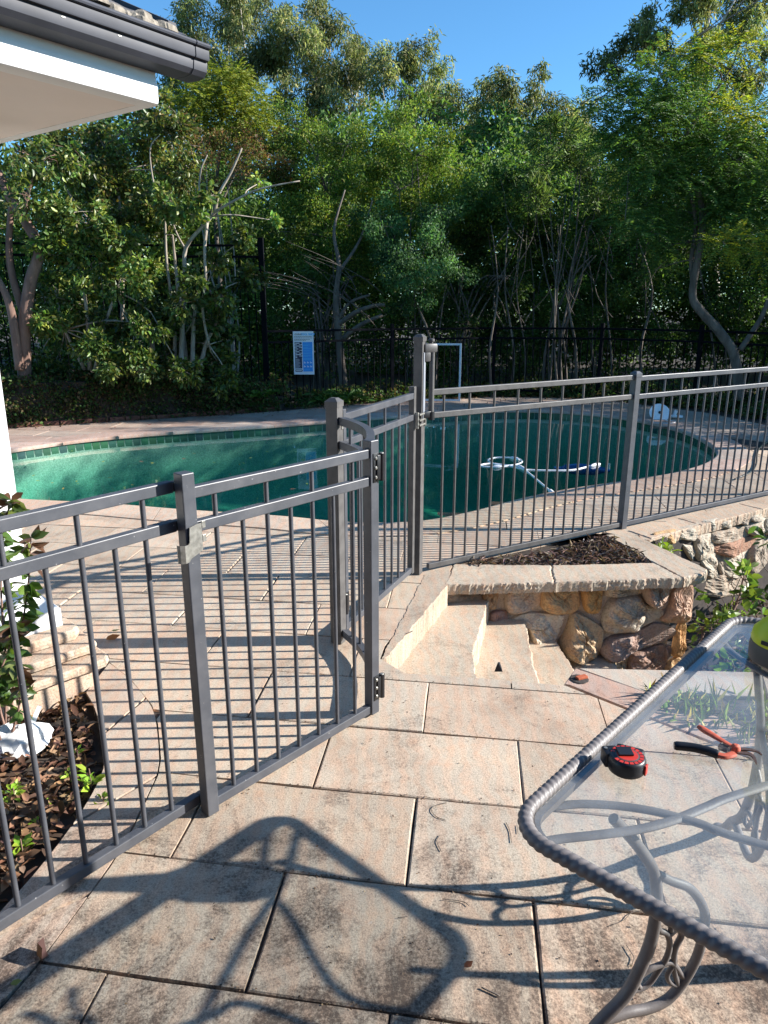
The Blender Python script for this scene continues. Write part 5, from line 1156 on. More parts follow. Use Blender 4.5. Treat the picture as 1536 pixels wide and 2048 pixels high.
for a, b_, h0, h1 in zip(bank[:-1], bank[1:], hts[:-1], hts[1:]):
    A_, B_ = np.array([*a, 0]), np.array([*b_, 0]); L_ = np.linalg.norm(B_ - A_); n = int(3000 * L_); t = rng.uniform(0, 1, n); z = rng.uniform(0.04, 1.2, n) * (h0 + (h1 - h0) * t); dd = (B_ - A_) / L_; nn = np.array([dd[1], -dd[0], 0])
    p = A_ + np.outer(t, B_ - A_) + np.outer(rng.uniform(-.06, .09, n), nn); p[:, 2] += z; p[:, 1] += z * .15
    clm = np.sin(p[:, 0] * 5.1) * np.sin(p[:, 2] * 9 + p[:, 0] * 3) ; keep = rng.uniform(-1.2, 1, n) < clm + .15; p = p[keep]; n = len(p)
    lv.p.append(p); lv.d.append(unit(nn * .8 + rng.normal(size=(n, 3)) * .6 + np.array([0, 0, -.5]))); lv.c.append(palette(n, IVY)); lv.L.append(rng.uniform(.03, .065, n)); lv.W.append(rng.uniform(.022, .05, n))
for _ in range(260):
    t = rnd.uniform(0, 1); q = at_len([Vector((*b_, 0)) for b_ in bank], t); lv.puff((q.x, q.y + rnd.uniform(.05, 1.1), .64 - .42 * t + rnd.uniform(0, .2)), (.22, .18, .14), 90, .06, .04, IVY, sub=5)
o = lv.build('ivy', M['leaf'], None); tag(o, 'ivy creeping over the low bank behind the pool', 'ivy', kind='stuff')
lv = Leaves()
for _ in range(420):
    q = at_len([Vector((*b_, 0)) for b_ in [(6.2, 10.8), (5.35, 12.4), (4.3, 13.4), (3.3, 13.85), (2.1, 14.0), (0.0, 13.3), (-1.72, 12.2)]], rnd.random()); w_ = abs(rnd.gauss(0, .5))
    lv.puff((q.x + rnd.gauss(0, .1), q.y + w_, .04 + min(.5, w_ * .3) * rnd.random()), (.2, .2, .12), 60, .075, .036, [(0.028, 0.06, 0.022), (0.045, 0.085, 0.03), (0.08, 0.07, 0.04)], sub=5)
o = lv.build('ground_cover', M['leaf'], None); tag(o, 'low dark ground cover round the foot of the black boundary fence', 'ground cover', kind='stuff')
def fern(x, y_, z, lab, n=12, ln=.55, strap=False, group='ferns by the pool'):
    f = thing('fern' if not strap else 'strap_plant', lab, 'fern' if not strap else 'plant', (x, y_, z), 0, group); lv = Leaves()
    for i in range(n):
        a = rnd.uniform(0, 6.28); d_ = (math.cos(a) * .8, math.sin(a) * .8, rnd.uniform(.5, 1.1))
        if strap:
            k_ = 5; d3 = unit(np.array(d_)); t = np.linspace(0, .8, k_)
            p = np.outer(t * ln, d3) - np.outer(t ** 2 * ln * .55, (0, 0, 1)); dd = np.gradient(p, axis=0); lv.p.append(p); lv.d.append(dd); lv.L.append(np.full(k_, ln * .3)); lv.W.append(np.full(k_, .045)); lv.c.append(palette(k_, [(0.05, 0.11, 0.03), (0.04, 0.09, 0.03)], .08))
        else: lv.frond((0, 0, 0), d_, ln * rnd.uniform(.7, 1.1), [(0.07, 0.14, 0.03), (0.05, 0.11, 0.03)], 11, .10, .028)
    lv.build('fronds', M['leaf'], f); return f
for u, v, lab in ((205, 715, 'upright fern among the ivy on the left bank'), (238, 725, 'fern on the bank under the glossy shrub'), (440, 770, 'fern at the right end of the ivy bank'), (470, 800, 'small fern at the foot of the bank'), (520, 800, 'fern near the foot of the tall fence post')):
    y_ = 11.2 if u < 300 else 11.9; p = D(u, v, y_); fern(p.x, y_, max(.05, p.z), lab, 11, .5)
for u, lab, y_ in ((490, 'strap-leaved clump left of the tall black fence post', 12.1), (655, 'strap-leaved clump left of the capped hinge post', 12.7), (690, 'strap-leaved clump behind the capped hinge post', 12.85)):
    p = D(u, 800, y_); fern(p.x, y_, .02, lab, 16, .6, True, 'strap-leaved plants behind the pool')

# ------------------------------------------------------------------ litter, mulch, grass
def flakes(name, pts, L, Wd, cs, label, cat, flat=.35, mtl='drygrass', tpl=OVAL):
    p = np.array(pts); n = len(p); d_ = rng.normal(size=(n, 3)); d_[:, 2] *= flat
    o = leaf_mesh(name, p, d_, L * rng.uniform(.5, 1.3, n), Wd * rng.uniform(.5, 1.3, n), palette(n, cs, .3) / GAIN * 1.05, M[mtl], None, tpl, np.array([[0, 0, 1.0]]).repeat(n, 0)); return tag(o, label, cat, kind='stuff')
bedpoly = [(x, y_) for x, y_ in bed_edge] + [(-2.6, -.6), (-3.2, 2.2), (-1.55, 2.75)]
def inside(x, y_, P):
    c = False
    for i in range(len(P)):
        a, b_ = P[i - 1], P[i]
        if (a[1] > y_) != (b_[1] > y_) and x < (b_[0] - a[0]) * (y_ - a[1]) / (b_[1] - a[1]) + a[0]: c = not c
    return c
pts = []
while len(pts) < 5200:
    x, y_ = rnd.uniform(-2.3, -1.03), rnd.uniform(.9, 2.95)
    if inside(x + .03, y_, bedpoly): pts.append((x, y_, -.045 + rnd.uniform(0, .04) + .03 * math.sin(x * 9) * math.sin(y_ * 7)))
tag(mesh_obj('bed_soil', [(x + .06, y_, -.055) for x, y_ in bed_edge] + [(-2.9, -.6, -.055), (-3.2, 2.3, -.055), (-1.5, 3.0, -.055)], [tuple(range(len(bed_edge) + 3))[::-1]], M['soil']), kind='structure')
flakes('leaf_mulch', pts, .055, .024, [(0.16, 0.08, 0.045), (0.10, 0.052, 0.033), (0.24, 0.14, 0.08), (0.07, 0.04, 0.03), (0.30, 0.19, 0.11)], 'dry brown leaf litter covering the curved bed', 'leaf litter')
pts = []
tri = [(.56, 4.60), (1.12, 4.60), (1.82, 4.66), (1.70, 5.22)]
while len(pts) < 1500:
    x, y_ = rnd.uniform(.5, 1.9), rnd.uniform(4.56, 5.3)
    if inside(x, y_, tri): pts.append((x, y_, -.025 + rnd.uniform(0, .035) + .025 * math.sin(x * 4)))
flakes('bark_mulch', pts, .07, .012, [(0.12, 0.07, 0.06), (0.20, 0.13, 0.11), (0.08, 0.05, 0.045), (0.30, 0.23, 0.2)], 'purple-brown bark strips filling the triangular planter', 'mulch', .45, tpl=DIA)
pts = []
for _ in range(1300):
    q = at_len([Vector((*b_, 0)) for b_ in outer_far[3:]][::1], rnd.random()); pts.append((q.x + rnd.gauss(0, .08), q.y - abs(rnd.gauss(0, .14)) + .08, .006 + rnd.uniform(0, .02)))
flakes('fallen_leaf_litter', pts, .045, .02, [(0.10, 0.055, 0.035), (0.16, 0.10, 0.05), (0.06, 0.04, 0.03)], 'dry leaves gathered along the back edge of the far paving', 'leaf litter')
pts = []
for _ in range(650): pts.append((rnd.uniform(-1.2, 4), rnd.uniform(12.4, 13.9) , .0))
lv = Leaves(); n = 1500
x = rng.uniform(1.2, 3.6, n); t = rng.uniform(0, 1, n); y0 = 2.75 - (x - 1.2) * .95; y1 = 2.93 - (x - 1.2) * .12; p = np.stack([x, y0 + (y1 - y0) * t + .01, np.full(n, -.022)], 1)
lv.p.append(p); lv.d.append(unit(rng.normal(size=(n, 3)) * .55 + np.array([0, 0, .8]))); lv.L.append(rng.uniform(.04, .14, n)); lv.W.append(np.full(n, .006)); lv.c.append(palette(n, [(0.10, 0.16, 0.05), (0.16, 0.19, 0.08), (0.26, 0.24, 0.14), (0.07, 0.13, 0.04)]))
o = lv.build('grass', M['leaf'], None); tag(o, 'thin tufts of grass growing along the path under the glass table', 'grass', kind='stuff')
# lower garden shrubs beside the planter
def bush(label, x, y_, z, cls, leaf, name='garden_shrub', bark='bark_red', stems=5, n=900, gloss=True, group='shrubs in the lower garden'):
    c = [(Vector((x + a, y_ + b_, z + h)), r_, int(n * r_ * r_) + 14, None) for a, b_, h, r_ in cls]
    root = thing(name, label, 'shrub', (x, y_, z), 0, group); tr = MB(); lv = Leaves()
    for i, (p, r_, k_, tn) in enumerate(c):
        b_ = Vector((x + rnd.uniform(-.04, .04), y_ + rnd.uniform(-.04, .04), z)); m_ = b_.lerp(p, .5) + Vector((rnd.uniform(-.08, .08), rnd.uniform(-.08, .08), 0)); wig(b_, p, .016, .006, tr, 7, .12, 0, 6)
        sc = lv.puff(p, r_, k_, leaf['L'], leaf['W'], leaf['c'], leaf.get('out', .6), leaf.get('droop', .2), .8, 5)
        for q in sc: wig(p, q, .005, .002, tr, 4, .15, 0, 4)
        for _ in range(3): wig(b_.lerp(p, rnd.uniform(.4, .9)), p + Vector((rnd.uniform(-.25, .25), rnd.uniform(-.2, .2), rnd.uniform(-.12, .2))), .004, .0015, tr, 5, .2, 0, 4)
    ob = tr.build('branches', M[bark], root, smooth=True); ob.data.transform(Matrix.Translation(-Vector((x, y_, z)))); lv.build('foliage', M['glossleaf'], root, OVAL, (x, y_, z)); return root
LP_ = dict(L=.085, W=.045, c=[(0.05, 0.10, 0.025), (0.08, 0.14, 0.03), (0.12, 0.18, 0.035)])
bush('half-bare shrub with reddish branches and few glossy leaves at the corner of the rock planter', 2.12, 4.25, -.86, [(0.02, 0, .72, .12), (.16, .05, .70, .13), (.28, 0, .62, .12), (-.02, .1, .5, .12), (.35, .1, .45, .12), (.1, 0, .35, .12), (.2, .1, .85, .1)], LP_, n=900)
bush('dark leafy shrub against the retaining wall at the right picture edge', 3.15, 5.35, -.86, [(0, 0, .7, .25), (.25, -.1, .8, .25), (.4, .1, .55, .3), (.1, -.2, .4, .25), (.6, 0, .8, .28), (-.15, -.1, .25, .2), (.5, -.3, .35, .25)], dict(L=.09, W=.045, c=[(0.03, 0.065, 0.02), (0.045, 0.09, 0.025)]), n=420, bark='bark_dark')
bush('low leafy plant at the foot of the rock planter behind the glass table', 2.25, 3.75, -.86, [(0, 0, .3, .16), (.2, .1, .38, .18), (-.12, .2, .42, .12), (.4, -.1, .3, .2), (.7, .1, .35, .22)], LP_, n=520, bark='bark_dark')
bush('small leafy tuft hanging on the retaining wall beside the planter capping', 2.08, 5.12, -.3, [(0, 0, .2, .08), (.08, -.03, .16, .08), (.14, -.06, .08, .07)], dict(L=.07, W=.035, c=[(0.10, 0.16, 0.03), (0.14, 0.18, 0.03)]), n=2600, bark='bark_dark')
pts = [(rnd.uniform(1.6, 5), rnd.uniform(3.2, 6), -.85 + rnd.uniform(0, .03)) for _ in range(1500)]
flakes('garden_litter', pts, .07, .025, [(0.20, 0.14, 0.09), (0.12, 0.08, 0.05), (0.3, 0.23, 0.16)], 'dry leaves on the floor of the lower garden', 'leaf litter')
# glossy shrub at the left edge of the bed
ns = thing('shrub', 'young glossy-leaved shrub with red tips at the left edge, in front of the white column', 'shrub', (-1.62, 2.62, -.05)); tr = MB(); p_, d_, c_ = [], [], []
for stem in ([(20, 1470, 2.62), (30, 1330, 2.66), (48, 1230, 2.7), (58, 1150, 2.72), (62, 1075, 2.72)], [(10, 1470, 2.6), (12, 1330, 2.6), (2, 1180, 2.62), (8, 1060, 2.65), (22, 1000, 2.68)], [(14, 1470, 2.58), (-6, 1380, 2.55), (20, 1290, 2.6), (30, 1255, 2.6)], [(20, 1480, 2.5), (40, 1400, 2.5), (30, 1330, 2.5)], [(0, 1480, 2.45), (-30, 1350, 2.45), (-40, 1200, 2.5), (-30, 1080, 2.5)]):
    pts = limb(stem, .006, .002, tr, 6)
    for i, q in enumerate(pts):
        if i < 3: continue
        for k_ in range(6):
            a = rnd.uniform(0, 6.28); p_.append(tuple(q)); d_.append((math.cos(a), math.sin(a), rnd.uniform(-.9, .8))); tip = i > len(pts) - 5
            c_.append(rnd.choice([(0.10, 0.05, 0.03), (0.13, 0.16, 0.035), (0.06, 0.10, 0.03)]) if tip else rnd.choice([(0.045, 0.10, 0.022), (0.07, 0.13, 0.028), (0.12, 0.19, 0.035)]))
n = len(p_); ob = tr.build('stems', M['bark_red'], ns, smooth=True); ob.data.transform(Matrix.Translation(-ns.location))
leaf_mesh('foliage', np.array(p_), np.array(d_), rng.uniform(.05, .085, n), rng.uniform(.028, .044, n), np.array(c_), M['glossleaf'], ns, OVAL, None, tuple(ns.location))
for q, (u, v, s) in enumerate(((30, 1590, 1.0), (182, 1560, 1.3), (208, 1600, .8), (140, 1545, .7), (45, 1695, 1.0), (25, 1580, .8), (155, 1500, .6), (95, 1600, .5), (75, 1640, .5))):
    b_ = G(u, v + 18, -.03); w_ = thing('weed', 'small bright green seedling growing out of the dry leaf mulch', 'weed', tuple(b_), 0, 'green seedlings in the mulch bed'); n = int(9 * s) + 4
    a = rng.uniform(0, 6.28, n); dd = np.stack([np.cos(a), np.sin(a), rng.uniform(.1, .9, n)], 1); pp = np.stack([np.cos(a) * .01, np.sin(a) * .01, rng.uniform(.01, .06 * s, n)], 1)
    leaf_mesh('leaves', pp, dd, rng.uniform(.03, .05, n) * s, rng.uniform(.016, .026, n) * s, palette(n, [(0.13, 0.24, 0.03), (0.18, 0.28, 0.04)]), M['glossleaf'], w_, OVAL, np.array([[0, 0, 1.0]]).repeat(n, 0))
    ob = MB().tube([(0, 0, -.02), (.003, 0, .03 * s), (0, .004, .065 * s)], .0025, 5).build('stem', M['bark_red'], w_)

# ------------------------------------------------------------------ single leaves and twigs
def one_leaf(name, p, ln, w_, col, label, cat='leaf', group=None, ang=None, curl=.1, tiltz=.0):
    a = rnd.uniform(0, 6.28) if ang is None else ang
    T = np.array([(0, 0, 0), (.2, .36, curl), (.55, .5, curl), (1, 0, curl * 1.5), (.55, -.5, curl), (.2, -.36, curl), (.45, 0, 0)]); vs_ = [((x - .5) * ln, y_ * w_, z * ln + abs(x - .5) * curl * ln * .6) for x, y_, z in T]
    o = mesh_obj(name, vs_, [(0, 1, 6), (1, 2, 6), (2, 3, 6), (3, 4, 6), (4, 5, 6), (5, 0, 6)], M['drygrass'], None, True, [col] * 7); o.location = p; o.rotation_euler = (tiltz, 0, a); return tag(o, label, cat, group)
for _ in range(40):
    while True:
        u, v = rnd.uniform(40, 640), rnd.uniform(875, 1000)
        g_ = G(u, v, WATER)
        if inside(g_.x, g_.y, offset(pool, -.15)): break
    c_ = rnd.choice([(0.45, 0.38, 0.06), (0.36, 0.26, 0.07), (0.30, 0.34, 0.08), (0.32, 0.12, 0.08), (0.5, 0.45, 0.2)])
    one_leaf('fallen_leaf', (g_.x, g_.y, WATER + .004), rnd.uniform(.03, .075), rnd.uniform(.015, .03), c_, 'small yellow or brown leaf floating on the green pool water', 'leaf', 'leaves floating on the pool', None, .03)
one_leaf('fallen_leaf', tuple(G(226, 1276, .012)), .075, .04, (0.34, 0.14, 0.05), 'orange dry leaf on the paving left of the hinge post foot', ang=.6, tiltz=.5)
one_leaf('fallen_leaf', tuple(G(72, 1908, .02)), .06, .05, (0.075, 0.04, 0.035), 'curled dark brown leaf standing on the paving at the lower left', ang=2.3, curl=.3, tiltz=1.2)
one_leaf('fallen_leaf', tuple(G(33, 1966, .006)), .03, .02, (0.22, 0.24, 0.07), 'small yellow-green leaf on the paving at the lower left corner', ang=.2)
one_leaf('fallen_leaf', tuple(G(937, 1930, .006)), .03, .02, (0.40, 0.13, 0.06), 'small orange leaf lying in the table shadow')
one_leaf('fallen_leaf', tuple(G(232, 1262, .008)), .05, .02, (0.14, 0.22, 0.06), 'narrow green leaf on the deck beside the stacked treads', ang=.1)
for u, v in ((160, 842), (340, 828), (398, 822), (545, 832), (300, 850), (230, 855)):
    one_leaf('fallen_leaf', tuple(G(u, v, .018)), .07, .03, rnd.choice([(0.3, 0.06, 0.05), (0.2, 0.13, 0.06), (0.35, 0.2, 0.08)]), 'dry reddish leaf on the shaded far pool paving', 'leaf', 'dry leaves on the far paving')
def twig(pix, label, r=.0012):
    pts = [G(u, v, .004) for u, v in pix]; o = pts[0].copy(); m_ = MB().tube([p - o for p in catmull(pts, 4)], r, 5); ob = m_.build('twig', M['bark_dark'], None, True); ob.location = o; tag(ob, label, 'twig', 'twigs on the patio')
TW = 'thin dry twig lying on the sunny patio paving'
twig([(893, 1605), (868, 1612), (863, 1622), (874, 1634), (891, 1640)], TW); twig([(880, 1670), (874, 1680), (876, 1690), (883, 1703)], TW); twig([(1012, 1645), (1020, 1662), (1023, 1685)], TW); twig([(1034, 1650), (1036, 1667)], TW, .001)
twig([(885, 1798), (925, 1803), (938, 1812)], TW); twig([(1285, 1820), (1262, 1826), (1248, 1840), (1222, 1850)], TW, .001); twig([(1253, 1890), (1262, 1905), (1268, 1915), (1264, 1928)], TW); twig([(796, 1835), (815, 1833)], TW, .001); twig([(963, 1975), (1000, 1992)], TW, .0022)
twig([(812, 1268), (825, 1262)], 'short dark twig on the top garden step', .003)
bkt = MB(); b_ = G(996, 1341, 0); bkt.add([(-.02, -.012, 0), (.02, -.012, 0), (.022, .014, .0), (-.002, 0, .045), (.008, .004, .043)], [(0, 1, 3), (1, 2, 4), (1, 4, 3), (2, 0, 3), (2, 3, 4), (2, 1, 0)]); o = bkt.build('fixing_offcut', M['black']); o.location = b_; tag(o, 'small black triangular metal offcut standing on the paving by the steps', 'offcut')
rb = thing('broken_tile', 'broken orange terracotta chip in a dark hole in the paving near the steps', 'tile chip', tuple(G(1160, 1358, .002)), .3)
MB().box((.008, 0, .008), (.055, .026, .012), (1, .1), .002).build('chip', M['rust'], rb); MB().lathe((-.004, 0, .001), [(.045, 0), (.04, .002)], 11).build('hole', M['joint'], rb)

# crumpled white bag
bm = bmesh.new(); bmesh.ops.create_icosphere(bm, subdivisions=3, radius=1.0); r2 = random.Random(5); nz = [(Vector((r2.uniform(-1, 1), r2.uniform(-1, 1), r2.uniform(-1, 1))).normalized(), r2.uniform(2, 6), r2.uniform(0, 6)) for _ in range(16)]
for v in bm.verts:
    f_ = 1 + sum(.085 * abs(math.sin(v.co.dot(a) * f + p)) for a, f, p in nz) - .55; f_ += r2.uniform(-.05, .05); v.co = Vector((v.co.x * .095 * f_, v.co.y * .065 * f_, max(-.01, v.co.z * .075 * f_)))
me = bpy.data.meshes.new('plastic_bag'); bm.to_mesh(me); bm.free(); o = fin('plastic_bag', me, M['bag']); o.location = G(40, 1492, -.015); o.rotation_euler = (0, 0, .5); tag(o, 'crumpled white plastic bag lying in the dry leaf mulch', 'bag')
mb_ = MB().add([(0, 0, 0), (.03, .0, .01), (.10, .10, .10), (.085, .105, .105), (.02, .02, .03)], [(0, 1, 4), (1, 2, 3), (1, 3, 4)]); ob = mb_.build('torn_handle', M['bag'], o)

# ------------------------------------------------------------------ pool cleaner, hose, skimmer bits
hp = [(1106, 987), (1060, 948), (1044, 936), (1028, 931), (995, 934), (966, 933), (961, 930), (985, 927), (1020, 931), (1043, 925), (1040, 919), (1028, 916), (995, 915), (976, 920), (990, 928), (1015, 931), (1044, 938), (1062, 940), (1100, 941), (1145, 940), (1177, 933), (1192, 930)]
hpt = catmull([G(u, v, WATER + .002) for u, v in hp], 5); o0 = hpt[0].copy()
ho = thing('pool_hose', 'white pool cleaner hose looped on the water behind the fence', 'hose', tuple(o0)); autosmooth(MB().tube([p - o0 for p in hpt], .010, 8).build('tube', M['whiteplastic'], ho))
for a, b_ in (((1020, 915), (1038, 919)), ((1036, 931), (1054, 942)), ((1098, 980), (1108, 989)), ((985, 934), (1003, 933)), ((1182, 932), (1200, 928))):
    A_, B_ = G(*a, WATER + .01) - o0, G(*b_, WATER + .01) - o0; L_ = (B_ - A_).length; autosmooth(MB().lathe(A_, [(.010, 0), (.022, L_ * .25), (.023, L_ * .75), (.010, L_)], 12, B_ - A_).build('float', M['whiteplastic'], ho))
cb = G(1172, 939, WATER - .12); cl_ = thing('pool_cleaner', 'dark blue pool cleaner floating just under the water at the end of the hose', 'pool cleaner', tuple(cb), -.2)
m_ = MB().lathe((-.30, 0, 0), [(.02, 0), (.05, .06), (.07, .2), (.065, .4), (.03, .52), (.02, .58)], 14, (1, 0, 0)); autosmooth(m_.build('body', M['blue'], cl_)); MB().box((-.28, 0, -.01), (.16, .24, .014), (1, .2), .004).build('fin', M['blue'], cl_); MB().box((.26, 0, .04), (.03, .03, .09), (1, 0), .006).build('handle', M['whiteplastic'], cl_)
lp = G(1318, 836, .02); ld = thing('skimmer_lid', 'round white skimmer lid propped on the far pool paving', 'lid', tuple(lp)); q = MB().lathe((0, 0, .075), [(.15, 0), (.155, .008), (.15, .018), (.03, .022)], 26, (-.1, -.85, .55)); autosmooth(q.build('disc', M['whiteplastic'], ld)); MB().lathe((-.005, -.022, .088), [(.022, 0), (.022, .006)], 14, (-.1, -.85, .55)).build('finger_hole', M['black'], ld)
lp = G(1347, 836, .012); vh = thing('vacuum_head', 'small white pool vacuum head with upright spout on the far paving beside the lid', 'vacuum head', tuple(lp), -.35); MB().box((0, 0, .03), (.26, .10, .035), (1, 0), .012).build('plate', M['whiteplastic'], vh); autosmooth(MB().tube([(.0, 0, .04), (.03, 0, .12)], .026, 12).build('spout', M['whiteplastic'], vh))
cp_ = [G(u, v, .018) for u, v in ((1308, 842), (1305, 845), (1320, 846), (1345, 846), (1350, 843), (1330, 840))]; o0 = cp_[0].copy(); o = MB().tube([p - o0 for p in catmull(cp_, 5)], .004, 5).build('cord', M['whiteplastic']); o.location = o0; tag(o, 'thin white cord looped on the paving in front of the lid', 'cord')
cp_ = [G(u, v, .016) for u, v in ((1470, 958), (1500, 945), (1512, 930), (1515, 905), (1525, 890), (1560, 870))]; o0 = cp_[0].copy(); o = MB().tube([p - o0 for p in catmull(cp_, 5)], .009, 6).build('black_hose', M['black']); o.location = o0; tag(o, 'thin black hose lying on the paving at the right end of the pool', 'hose')

# ------------------------------------------------------------------ glass table
ZT = .715
p1, p2, q1, q2 = G(1081, 1572, ZT), G(1364, 1317, ZT), G(1110, 1722, ZT), G(1520, 1970, ZT)
e1 = (p2 - p1).normalized(); e2 = (q2 - q1).normalized()
e2 = (e2 - e1 * e2.dot(e1)).normalized()
# sharp outer corner nearest the camera
A_ = np.array([[e1.x, -e2.x], [e1.y, -e2.y]]); s_ = np.linalg.solve(A_, np.array([q1.x - p1.x, q1.y - p1.y])); NC = p1 + e1 * s_[0]; NC.z = 0
LEN = (2.20 - NC.y) / e1.y; WID = .86
tb = thing('glass_table', 'outdoor table with a glass top, rope-twist metal rim and scrolled cast legs', 'table', tuple(NC))
def TP(a, b_, z): return e1 * a + e2 * b_ + Vector((0, 0, z))
def rrect(inset, r, n=10):
    out = []
    for cx, cy, a0 in ((LEN - inset - r, WID - inset - r, 0), (inset + r, WID - inset - r, 90), (inset + r, inset + r, 180), (LEN - inset - r, inset + r, 270)):
        for i in range(n + 1): a = R(a0 + 90 * i / n); out.append((cx + r * math.cos(a), cy + r * math.sin(a)))
    return out
pth = [TP(a, b_, ZT) for a, b_ in rrect(.019, .085, 12)]; pth.append(pth[0]); Lr = sum((pth[i + 1] - pth[i]).length for i in range(len(pth) - 1)); steps = int(Lr / .0032); nr_ = round(Lr / .0175); K = 16; vs_ = []
for i in range(steps):
    t = i / steps; p = at_len(pth, t); q = at_len(pth, (t + .002) % 1.0); tg = (q - p).normalized(); sd = Vector((tg.y, -tg.x, 0))
    for j in range(K):
        a = 2 * math.pi * j / K; ph = 2 * a - 2 * math.pi * nr_ * t; w_ = .5 + .5 * math.cos(ph); rr = .0136 + .0024 * (w_ ** .6); vs_.append(p + sd * (math.cos(a) * rr * 1.0) + Vector((0, 0, math.sin(a) * rr)))
fs_ = [(i * K + j, i * K + (j + 1) % K, ((i + 1) % steps) * K + (j + 1) % K, ((i + 1) % steps) * K + j) for i in range(steps) for j in range(K)]
MB().add(vs_, fs_).build('rope_rim', M['castalu'], tb, True)
def ring(in0, in1, r0, r1, z0, z1, name, m_):
    A0, B0 = rrect(in0, r0), rrect(in1, r1); n = len(A0); vs_ = [TP(*p, z) for z in (z0, z1) for p in A0] + [TP(*p, z) for z in (z0, z1) for p in B0]
    fs_ = []
    for i in range(n):
        j = (i + 1) % n; fs_ += [(i, j, n + j, n + i), (2 * n + j, 2 * n + i, 3 * n + i, 3 * n + j), (n + i, n + j, 3 * n + j, 3 * n + i), (j, i, 2 * n + i, 2 * n + j)]
    return MB().add(vs_, fs_).build(name, m_, tb)
ring(.034, .048, .07, .058, ZT - .022, ZT - .006, 'support_rail', M['castalu'])
gl = rrect(.037, .068); n = len(gl); vs_ = [TP(*p, ZT - .003) for p in gl] + [TP(*p, ZT + .003) for p in gl]
MB().add(vs_, [tuple(range(n, 2 * n))] + [tuple(range(n - 1, -1, -1))] + [(i, (i + 1) % n, n + (i + 1) % n, n + i) for i in range(n)]).build('glass_top', M['tableglass'], tb)
def tl(u, v, z):
    g = G(u, v, z) - Vector((NC.x, NC.y, 0)); return (g.dot(e1), g.dot(e2))
def bar(pts, name='cross_brace', r=.0112):
    autosmooth(MB().tube([TP(a, b_, ZT - .034) for a, b_ in pts], r, 8, True, None, (1, .6)).build(name, M['castalu'], tb), 60)
cm = lambda l: [(p.x, p.y) for p in catmull([(a, b_, 0) for a, b_ in l], 6)]
arc1 = cm([tl(1052, 1626, ZT - .03)] + [tl(u, v, ZT - .03) for u, v in ((1090, 1613), (1160, 1605), (1240, 1609), (1320, 1622), (1400, 1644), (1470, 1670))] + [(WID * .05 + .36, .62), (.30, WID - .05)])
arc2 = cm([tl(1082, 1682, ZT - .03)] + [tl(u, v, ZT - .03) for u, v in ((1125, 1674), (1200, 1666), (1280, 1655), (1345, 1638), (1410, 1612), (1470, 1588))] + [(.70, .42), (LEN * .58, WID * .55), (LEN - .45, WID - .05)])
bar(arc1); bar(arc2); bar([(LEN - a, b_) for a, b_ in arc1]); bar([(LEN - a, b_) for a, b_ in arc2])
def leg(a0, b0, da, db):
    lg = MB(); dL = Vector((da, db)).normalized()
    def q(s, z, off=0): return TP(a0 + dL.x * s, b0 + dL.y * s, z)
    def st_(pts, r0, r1, f=None):
        P = catmull([q(s, z) for s, z in pts], 6); k_ = len(P); lg.tube(P, [r0 + (r1 - r0) * i / (k_ - 1) for i in range(k_)], 8, True)
    st_([(-.01, .006), (.045, .06), (.09, .12), (.155, .187), (.184, .252), (.203, .318), (.209, .388), (.206, .448), (.19, .52), (.155, .58), (.114, .635), (.075, .682)], .0155, .012)
    st_([(.10, .128), (.167, .132), (.221, .127), (.269, .137), (.301, .168), (.327, .216), (.342, .27), (.343, .357), (.322, .41), (.285, .456), (.238, .485), (.20, .512)], .0125, .0105)
    st_([(.206, .40), (.222, .356), (.245, .338), (.257, .304), (.253, .267), (.235, .233), (.216, .204), (.195, .195), (.17, .195)], .0075, .0065); st_([(.253, .335), (.27, .345), (.285, .325), (.274, .289), (.275, .25), (.282, .214), (.295, .177), (.300, .168)], .0075, .0065)
    st_([(.19, .235), (.211, .246), (.228, .249), (.255, .252), (.272, .246), (.29, .221), (.306, .197), (.318, .19)], .0075, .0065); st_([(.19, .235), (.183, .215), (.192, .198)], .006, .006); st_([(.277, .24), (.262, .215), (.272, .19), (.292, .175)], .006, .006)
    st_([(.255, .345), (.25, .38), (.22, .40)], .007, .007); st_([(.28, .335), (.31, .35), (.34, .345)], .007, .007)
    lg.lathe(q(-.015, 0), [(.022, 0), (.022, .012), (.014, .02)], 12)
    autosmooth(lg.build('leg', M['castalu'], tb), 60)
fN = Vector((.40, 1.23, 0)) - Vector((NC.x, NC.y, 0)); fa, fb = fN.dot(e1), fN.dot(e2); dd = Vector((.966, .26, 0)); da, db = dd.dot(e1), dd.dot(e2)
leg(fa, fb, da, db); leg(LEN - fa, fb, -da, db); leg(fa, WID - fb, da, -db); leg(LEN - fa, WID - fb, -da, -db)

# things on the glass
ZG = ZT + .0032
tp = G(1262, 1560, ZG); tp.y += .035; tm = thing('tape_measure', 'black and red tape measure lying flat on the glass table top', 'tape measure', tuple((tp.x, tp.y, ZG)), -.35)
body = MB().lathe((0, 0, 0), [(.034, 0), (.0385, .004), (.040, .012), (.040, .030), (.0375, .036), (.034, .038)], 36); body.box((-.034, .012, .0185), (.036, .034, .036), (1, .45), .005); body.box((.005, .030, .0185), (.06, .026, .036), (1, -.1), .006); autosmooth(body.build('case', M['black'], tm), 45)
seg = MB()
for i in range(18):
    if i in (9, 10): continue
    a0, a1_ = R(i * 20 + 2), R(i * 20 + 17); vs_ = [(r_ * math.cos(a), r_ * math.sin(a), .0384) for a in (a0, (a0 + a1_) / 2, a1_) for r_ in (.0265, .0345)]; seg.add(vs_, [(0, 1, 3, 2), (2, 3, 5, 4)])
